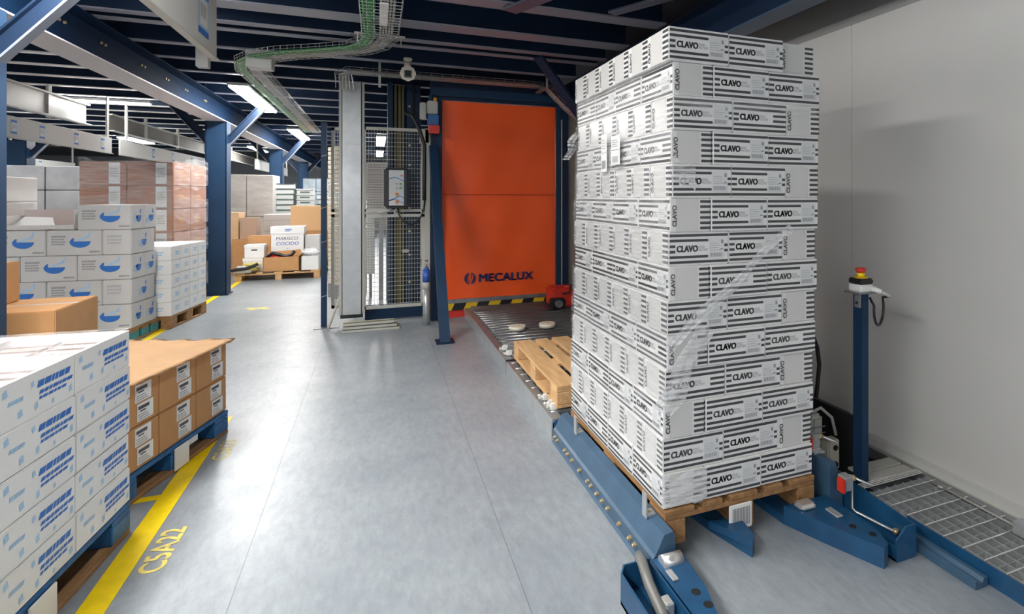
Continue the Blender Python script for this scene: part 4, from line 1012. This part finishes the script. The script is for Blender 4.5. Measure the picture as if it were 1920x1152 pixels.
# --- small white cartons behind
P3b = frame(*P3(.10, .585)[:2], P3R)
pallet('worn wooden pallet under the small white cartons', P3b(-.6, .47, 0), P3R, 'old', None, 1.2, .94)
m = MB(); m.bbox(-.15, -.113, 0, .15, .113, .155, wcard, .004, 2)
for sg in (-1, 1):
    textbars(m, Vector((sg*.1512, 0, 0)), Y*sg, Zv, -.02, .05, .09, .05, 2, bluel, .2, 11); textbars(m, Vector((0, sg*.1142, 0)), X*(-sg), Zv, -.05, .05, .12, .05, 2, bluel, .2, 12)
K3 = Rep(m.build('small_white_carton'))
for k in range(5):
    for j in range(4):
        for i in range(4):
            if 0 < i and 0 < j < 3 and k < 4: continue
            K3.put(P3b(-.15-.302*i, .115+j*.23, .146+k*.157), P3R, 'small white carton, %s layer up, %s in depth, %s from the aisle' % (ORD[k], ORD[j], ORD[i]), 'carton', 'small white cartons beyond the bowl-print cartons')
# --- tall wrapped reddish brown load
P4R = R(-8); P4 = frame(-2.40, 8.66, P4R)
pallet('wooden pallet under the tall reddish brown wrapped load', P4(-.5, .48, 0), P4R, 'old', None, 1.0, .96)
m = MB(); m.bbox(-.248, -.238, 0, .248, .238, .296, brownr, .006, 2)
for sg in (-1, 1):
    o = Vector((0, sg*.2392, 0)); u = X*(-sg); m.rect(o, u, Zv, .06, .02, .18, .285, lab); textbars(m, o+Y*sg*.001, u, Zv, .07, .1, .09, .12, 4, greyc, 0, 13)
    o = Vector((sg*.2492, 0, 0)); u = Y*sg; textbars(m, o, u, Zv, -.1, .1, .15, .08, 2, brown, 0, 14)
B4 = Rep(m.build('reddish_brown_carton'))
for k in range(6):
    for j in range(2):
        for i in range(2):
            B4.put(P4(-.25-.5*i, .24+.478*j, .146+k*.298), P4R, 'reddish brown carton in the tall wrapped load, %s layer up, %s%s' % (ORD[k], 'aisle side' if i == 0 else 'left side', ', rear' if j else ', front'), 'carton', 'reddish brown wrapped cartons')
m = MB()
for z, dr, W_ in ((1.78, -.03, .38), (1.35, .05, .35), (.9, 0, .3), (.45, .03, .3)):
    sheet(m, Vector((-1.0, -.012, z)), X, Zv, nf, 1.0, W_, .006, film3, 10, drift=dr)
    sheet(m, Vector((.012, 0, z)), Y, Zv, X, .96, W_, .006, film3, 10, drift=-dr)
g = []
for i in range(13):
    g.append([m.bm.verts.new((-.0-1.0*i/12, .96*j/12, 1.95+.012*math.sin(9*i/12+5*j/12)+.02*(1-abs(i-6)/6)-.04*i/12)) for j in range(13)])
k = m.mi(film3)
for A, B in zip(g, g[1:]):
    for j in range(12): f = m.bm.faces.new((A[j], B[j], B[j+1], A[j+1])); f.material_index = k; f.smooth = True
tag(m.build('stretch_film', loc=P4(0, 0, 0), rot=P4R), 'shiny stretch film round the tall reddish brown load', 'stretch film')
# --- brown cartons between the near loads
pallet('worn pallet behind the near loads at the left edge', (-2.95, 5.35, 0), 0, 'old', None, 1.2, .8)
m = MB(); m.bbox(-.40, -.32, 0, .40, .32, .56, brown, .006); m.rect((0, 0, .5606), X, Y, -.4, -.02, .4, .02, tape); tag(m.build('brown_carton', loc=(-2.46, 5.34, .146)), 'large plain brown carton behind the near white cartons', 'carton')
m = MB(); m.bbox(-.3, -.25, 0, .3, .25, .30, brown, .006); tag(m.build('brown_carton', loc=(-2.80, 5.34, .708)), 'brown carton cut by the left edge of the photo', 'carton')

# ------------------------------------------------------------------ MIXED PALLET AT THE BACK
pallet('wooden pallet of mixed boxes at the back of the aisle', (-1.64, 11.9, 0), R(1.5), 'new', None, 1.32, .9)
def simple(name, x0, x1, y0, y1, z0, z1, mt, label, cat='carton', extra=None, rot=0):
    m = MB(); cx_, cy_ = (x0+x1)/2, (y0+y1)/2; a, b = (x1-x0)/2, (y1-y0)/2
    m.bbox(-a, -b, 0, a, b, z1-z0, mt, .006)
    if extra: extra(m, a, b, z1-z0)
    return tag(m.build(name, loc=(cx_, cy_, z0), rot=rot), label, cat)
def handle(m, a, b, h): m.bbox(-.05, -b-.002, h*.55, .05, -b+.01, h*.55+.03, blackm, .004); m.box(-a-.005, -b-.006, h-.05, a+.005, b+.005, h+.002, wcard)
simple('archive_box', -2.20, -1.87, 11.62, 11.95, .146, .385, wcard, 'lower of two white boxes with hand holes on the mixed pallet', extra=handle)
simple('archive_box', -2.18, -1.88, 11.63, 11.95, .389, .62, wcard, 'upper of two white boxes with hand holes on the mixed pallet', extra=handle)
t = thing('open_carton', 'open brown carton with black and red cloth inside at the front of the mixed pallet', 'carton', (-1.585, 11.62, .146))
m = MB(); a, b, h, q = .285, .16, .26, .008
m.box(-a, -b, 0, a, b, q, brown); m.box(-a, -b, 0, a, -b+q, h, brown); m.box(-a, b-q, 0, a, b, h, brown); m.box(-a, -b, 0, -a+q, b, h, brown); m.box(a-q, -b, 0, a, b, h, brown)
m.poly([(-a, b, h), (a, b, h), (a*.95, b+.02, h+.10), (-a*.9, b+.02, h+.07)], brown); m.poly([(a, -b, h), (a, b, h), (a+.06, b*.9, h+.09), (a+.06, -b*.8, h+.07)], brown); m.build('box', t)
m = MB(); m.cyl((-.18, 0, .2), (-.02, 0, .25), .09, red, 12, .07); m.build('red_cloth', t)['label'] = 'red cloth'
m = MB(); m.tube([(-.24, -.05, .25), (-.15, -.06, .33), (-.05, -.06, .30), (.05, -.06, .26), (.15, -.05, .28), (.2, -.04, .35)], .03, blackm, 8); m.build('black_cloth', t)['label'] = 'black cloth'
def marisco(m, a, b, h):
    m.box(-a-.01, -b-.01, h-.13, a+.01, b+.01, h+.002, wcard); o = Vector((0, -b-.0015, 0))
    for i, s_ in enumerate(('MARISCO', 'COCIDO')): m.text(s_, o+X*(-.19)+Zv*(.21-.095*i), X, Zv, .085, bluep, .01, 1.0 if i == 0 else 1.1, .15)
    textbars(m, Vector((0, -b-.0125, 0)), X, Zv, -.04, h-.09, .1, .05, 2, bluep, .2, 20); m.flat(o, X, Zv, [(-.03, .06), (.03, .06), (.0, .03)], bluel)
simple('brown_carton', -1.83, -1.25, 11.84, 12.2, .146, .47, brown, 'brown carton under the white seafood box on the mixed pallet')
simple('seafood_box', -1.80, -1.27, 11.84, 12.2, .474, .93, wcard, 'white lidded box printed MARISCO COCIDO on the mixed pallet', extra=marisco)
simple('brown_carton', -2.2, -1.83, 12.02, 12.28, .146, .76, brown, 'upright brown carton behind the white hand-hole boxes')
simple('white_box', -1.27, -.99, 11.50, 11.80, .146, .40, white, 'small white tub box at the right front of the mixed pallet', 'box')
m = MB()
t2 = bmesh.new(); bmesh.ops.create_uvsphere(t2, u_segments=16, v_segments=10, radius=1)
for v in t2.verts:
    n_ = v.co.copy(); v.co = Vector((n_.x*.17, n_.y*.15, n_.z*.08*(1+.3*math.sin(n_.x*7)*math.cos(n_.y*6))))
m.merge(t2, film2, sm=True); t2 = bmesh.new(); bmesh.ops.create_uvsphere(t2, u_segments=16, v_segments=10, radius=1)
for v in t2.verts: v.co = Vector((v.co.x*.15, v.co.y*.13, v.co.z*.055*(1+.3*math.sin(v.co.x*5))))
m.merge(t2, wcard, sm=True)
tag(m.build('plastic_bag', loc=(-1.13, 11.65, .455)), 'crumpled white plastic bag on the small white box', 'plastic bag')
def zig(m, a, b, h): textbars(m, Vector((0, -b-.0015, 0)), X, Zv, -.1, .08, .2, .14, 4, mat('purple_print', (.12, .13, .35), .5), .8, 21)
simple('grey_carton', -1.24, -.99, 11.90, 12.14, .146, .76, gcard, 'greyish white carton with slanted dark blue print at the right of the mixed pallet', extra=zig, rot=R(-6))
t = thing('packet', 'yellow and white plastic packets heaped at the left front of the mixed pallet', 'packet', (-2.12, 11.5, .146))
for i, (x, y, z, rr_, mt) in enumerate(((-.05, 0, .0, 10, wcard), (.06, .02, .04, -15, yelw), (.0, -.01, .08, 25, wcard), (.1, .0, .12, 5, yelw))):
    m = MB(); m.bbox(-.15, -.07, 0, .13, .07, .045, mt, .018, 3, T=Matrix.Translation((x, y, z)) @ Matrix.Rotation(R(rr_), 4, 'Z')); m.build('pack', t)
m = MB(); m.tube([(-2.33, 11.40, .20), (-2.25, 11.38, .22), (-2.12, 11.38, .23), (-2.0, 11.38, .27), (-1.93, 11.39, .31)], .028, blackm, 8); tag(m.build('umbrella'), 'folded black umbrella lying across the packets', 'umbrella')
simple('brown_carton', -1.62, -.78, 12.7, 13.2, .146, .80, brown, 'large lower brown carton behind the mixed pallet at the right')
m = MB(); m.bbox(-.40, -.25, 0, .40, .25, .5, mat('tan_cardboard', (.74, .45, .22), .7), .006); tag(m.build('brown_carton', loc=(-1.2, 12.95, .801), rot=R(2)), 'large smooth tan carton standing highest behind the mixed pallet', 'carton')
pallet('worn pallet under the tan carton behind the mixed pallet', (-1.2, 12.95, 0), 0, 'old', None, 1.0, .9)
simple('brown_carton', -2.95, -2.45, 12.55, 13.1, 0, 1.18, brownl, 'tall brown carton just right of the big blue column')
simple('wrapped_pack', -2.42, -2.15, 12.5, 13.0, 0, 1.08, mat('wrapped_brown', (.45, .31, .22), .35, coat=.6, bump=.4, bscale=6), 'film-wrapped brown pack behind the white hand-hole boxes', 'wrapped load')
simple('brown_carton', -2.52, -2.22, 12.36, 12.49, 0, .68, brown, 'squat brown carton beside the left end of the mixed pallet')
def rlines(m, a, b, h):
    for k in range(5): m.box(-a-.002, -b-.003, .1+k*h/5, a+.002, b, .115+k*h/5, greyf)
    for k in range(3): m.rect((0, -b-.004, 0), X, Zv, -a*.7+k*a*.45, h*.5, -a*.5+k*a*.45, h*.53, red)
simple('wrapped_pack', -2.14, -1.64, 13.2, 13.7, 0, 1.12, gcard, 'film-wrapped white pack with a few red marks behind the seafood box', 'wrapped load', rlines)
# far loads
wrapm = mat('wrapped_grey_goods', (.56, .54, .52), .3, coat=.8, bump=.6, bscale=3, var=.12, vscale=3, stretch=(1, 1, 3))
def load(x0, x1, y0, y1, z1, label, mt=wrapm, rows=5, cols=3, st='old'):
    """a wrapped block of goods on its pallet, with carton joints pressed into the sides"""
    m = MB(); nx_, nz_ = cols, rows
    for i in range(nx_):
        for k in range(nz_):
            xa = x0+(x1-x0)*i/nx_; za = .146+(z1-.146)*k/nz_
            m.bbox(xa+.004, y0+random.uniform(0, .015), za, xa+(x1-x0)/nx_-.004, y1, za+(z1-.146)/nz_-.006, mt, .012, 1)
            if (i+k) % 2 == 0: m.box(xa+.1, y0-.002, za+.08, xa+.16, y0+.01, za+.11, greyc)
    o = m.build('wrapped_load'); tag(o, label, 'wrapped load')
    pallet('worn pallet under the '+label.split(' ', 1)[1] if False else 'pallet carrying the '+label, ((x0+x1)/2, (y0+y1)/2, 0), 0, st, None, x1-x0, y1-y0)
    return o
load(-3.1, -2.08, 14.0, 14.9, 1.97, 'pale grey film-wrapped load behind the big blue column', rows=2, cols=2)
load(-5.0, -3.95, 10.6, 11.6, 1.95, 'grey film-wrapped cartons right of the far left blue column', mat('wrapped_grey_dark', (.40, .41, .43), .35, coat=.8, bump=.5, bscale=3, var=.12), 5, 2)
load(-6.0, -4.2, 8.8, 9.8, 1.75, 'white film-wrapped cartons at the far left edge', wcard, 5, 4)
load(-8.2, -5.6, 13.2, 14.2, 1.75, 'whitish wrapped goods behind the left blue column', wrapm, 4, 4)
load(-4.3, -3.4, 12.6, 13.6, 1.9, 'grey wrapped goods hidden behind the tall brown load', wrapm, 5, 2)
load(-6.5, -4.9, 17, 18, 1.9, 'dim grey wrapped goods in the far left distance', wrapm, 4, 4)
load(-3.9, -2.6, 18, 19, 2.1, 'dim pale wrapped goods deep in the hall beyond the big blue column', wrapm, 4, 3)
crw = mat('milky_crate', (.60, .63, .63), .35); crg = mat('dark_green_crate', (.05, .12, .12), .4)
crA = MB(); crA.bbox(-.18, -.2, 0, .18, .2, .105, crw, .012, 1); crA.box(-.19, -.21, .106, .19, .21, .118, crg); CRA = Rep(crA.build('stacking_crate'))
crB = MB(); crB.bbox(-.17, -.2, 0, .17, .2, .10, crw, .012, 1); crB.bbox(-.185, -.215, .10, .185, .215, .118, crw, .004, 1); crB.box(-.1, -.205, .03, .1, -.2, .06, crg); CRB = Rep(crB.build('stacking_crate'))
for si, (x, y, n_, rp) in enumerate(((-1.93, 14.6, 15, CRA), (-1.53, 14.7, 14, CRB), (-1.12, 15.0, 13, CRA), (-.70, 15.0, 12, CRB), (-.28, 15.2, 12, CRA))):
    for k in range(n_):
        rp.put((x, y, .0+.119*k), random.uniform(-.03, .03), 'milky crate, %s stack from the left behind the tan carton, %s from the floor' % (ORD[si], ORD[k]), 'crate', 'stacked milky crates in the distance')
load(-1.9, -.6, 17.5, 18.5, 2.0, 'shiny wrapped goods in the distance above the milky crates', mat('wrapped_blue_grey', (.42, .50, .55), .25, coat=.9, bump=.7, bscale=4, var=.2), 5, 4)
load(.6, 2.4, 13, 14, 1.2, 'grey wrapped goods hidden beyond the lift mast', wrapm, 4, 3)
# hidden prototypes never placed are removed
for rp in (W0, W1, B2, F3, S3, K3, B4, CRA, CRB):
    if not rp.u: bpy.data.objects.remove(rp.o)
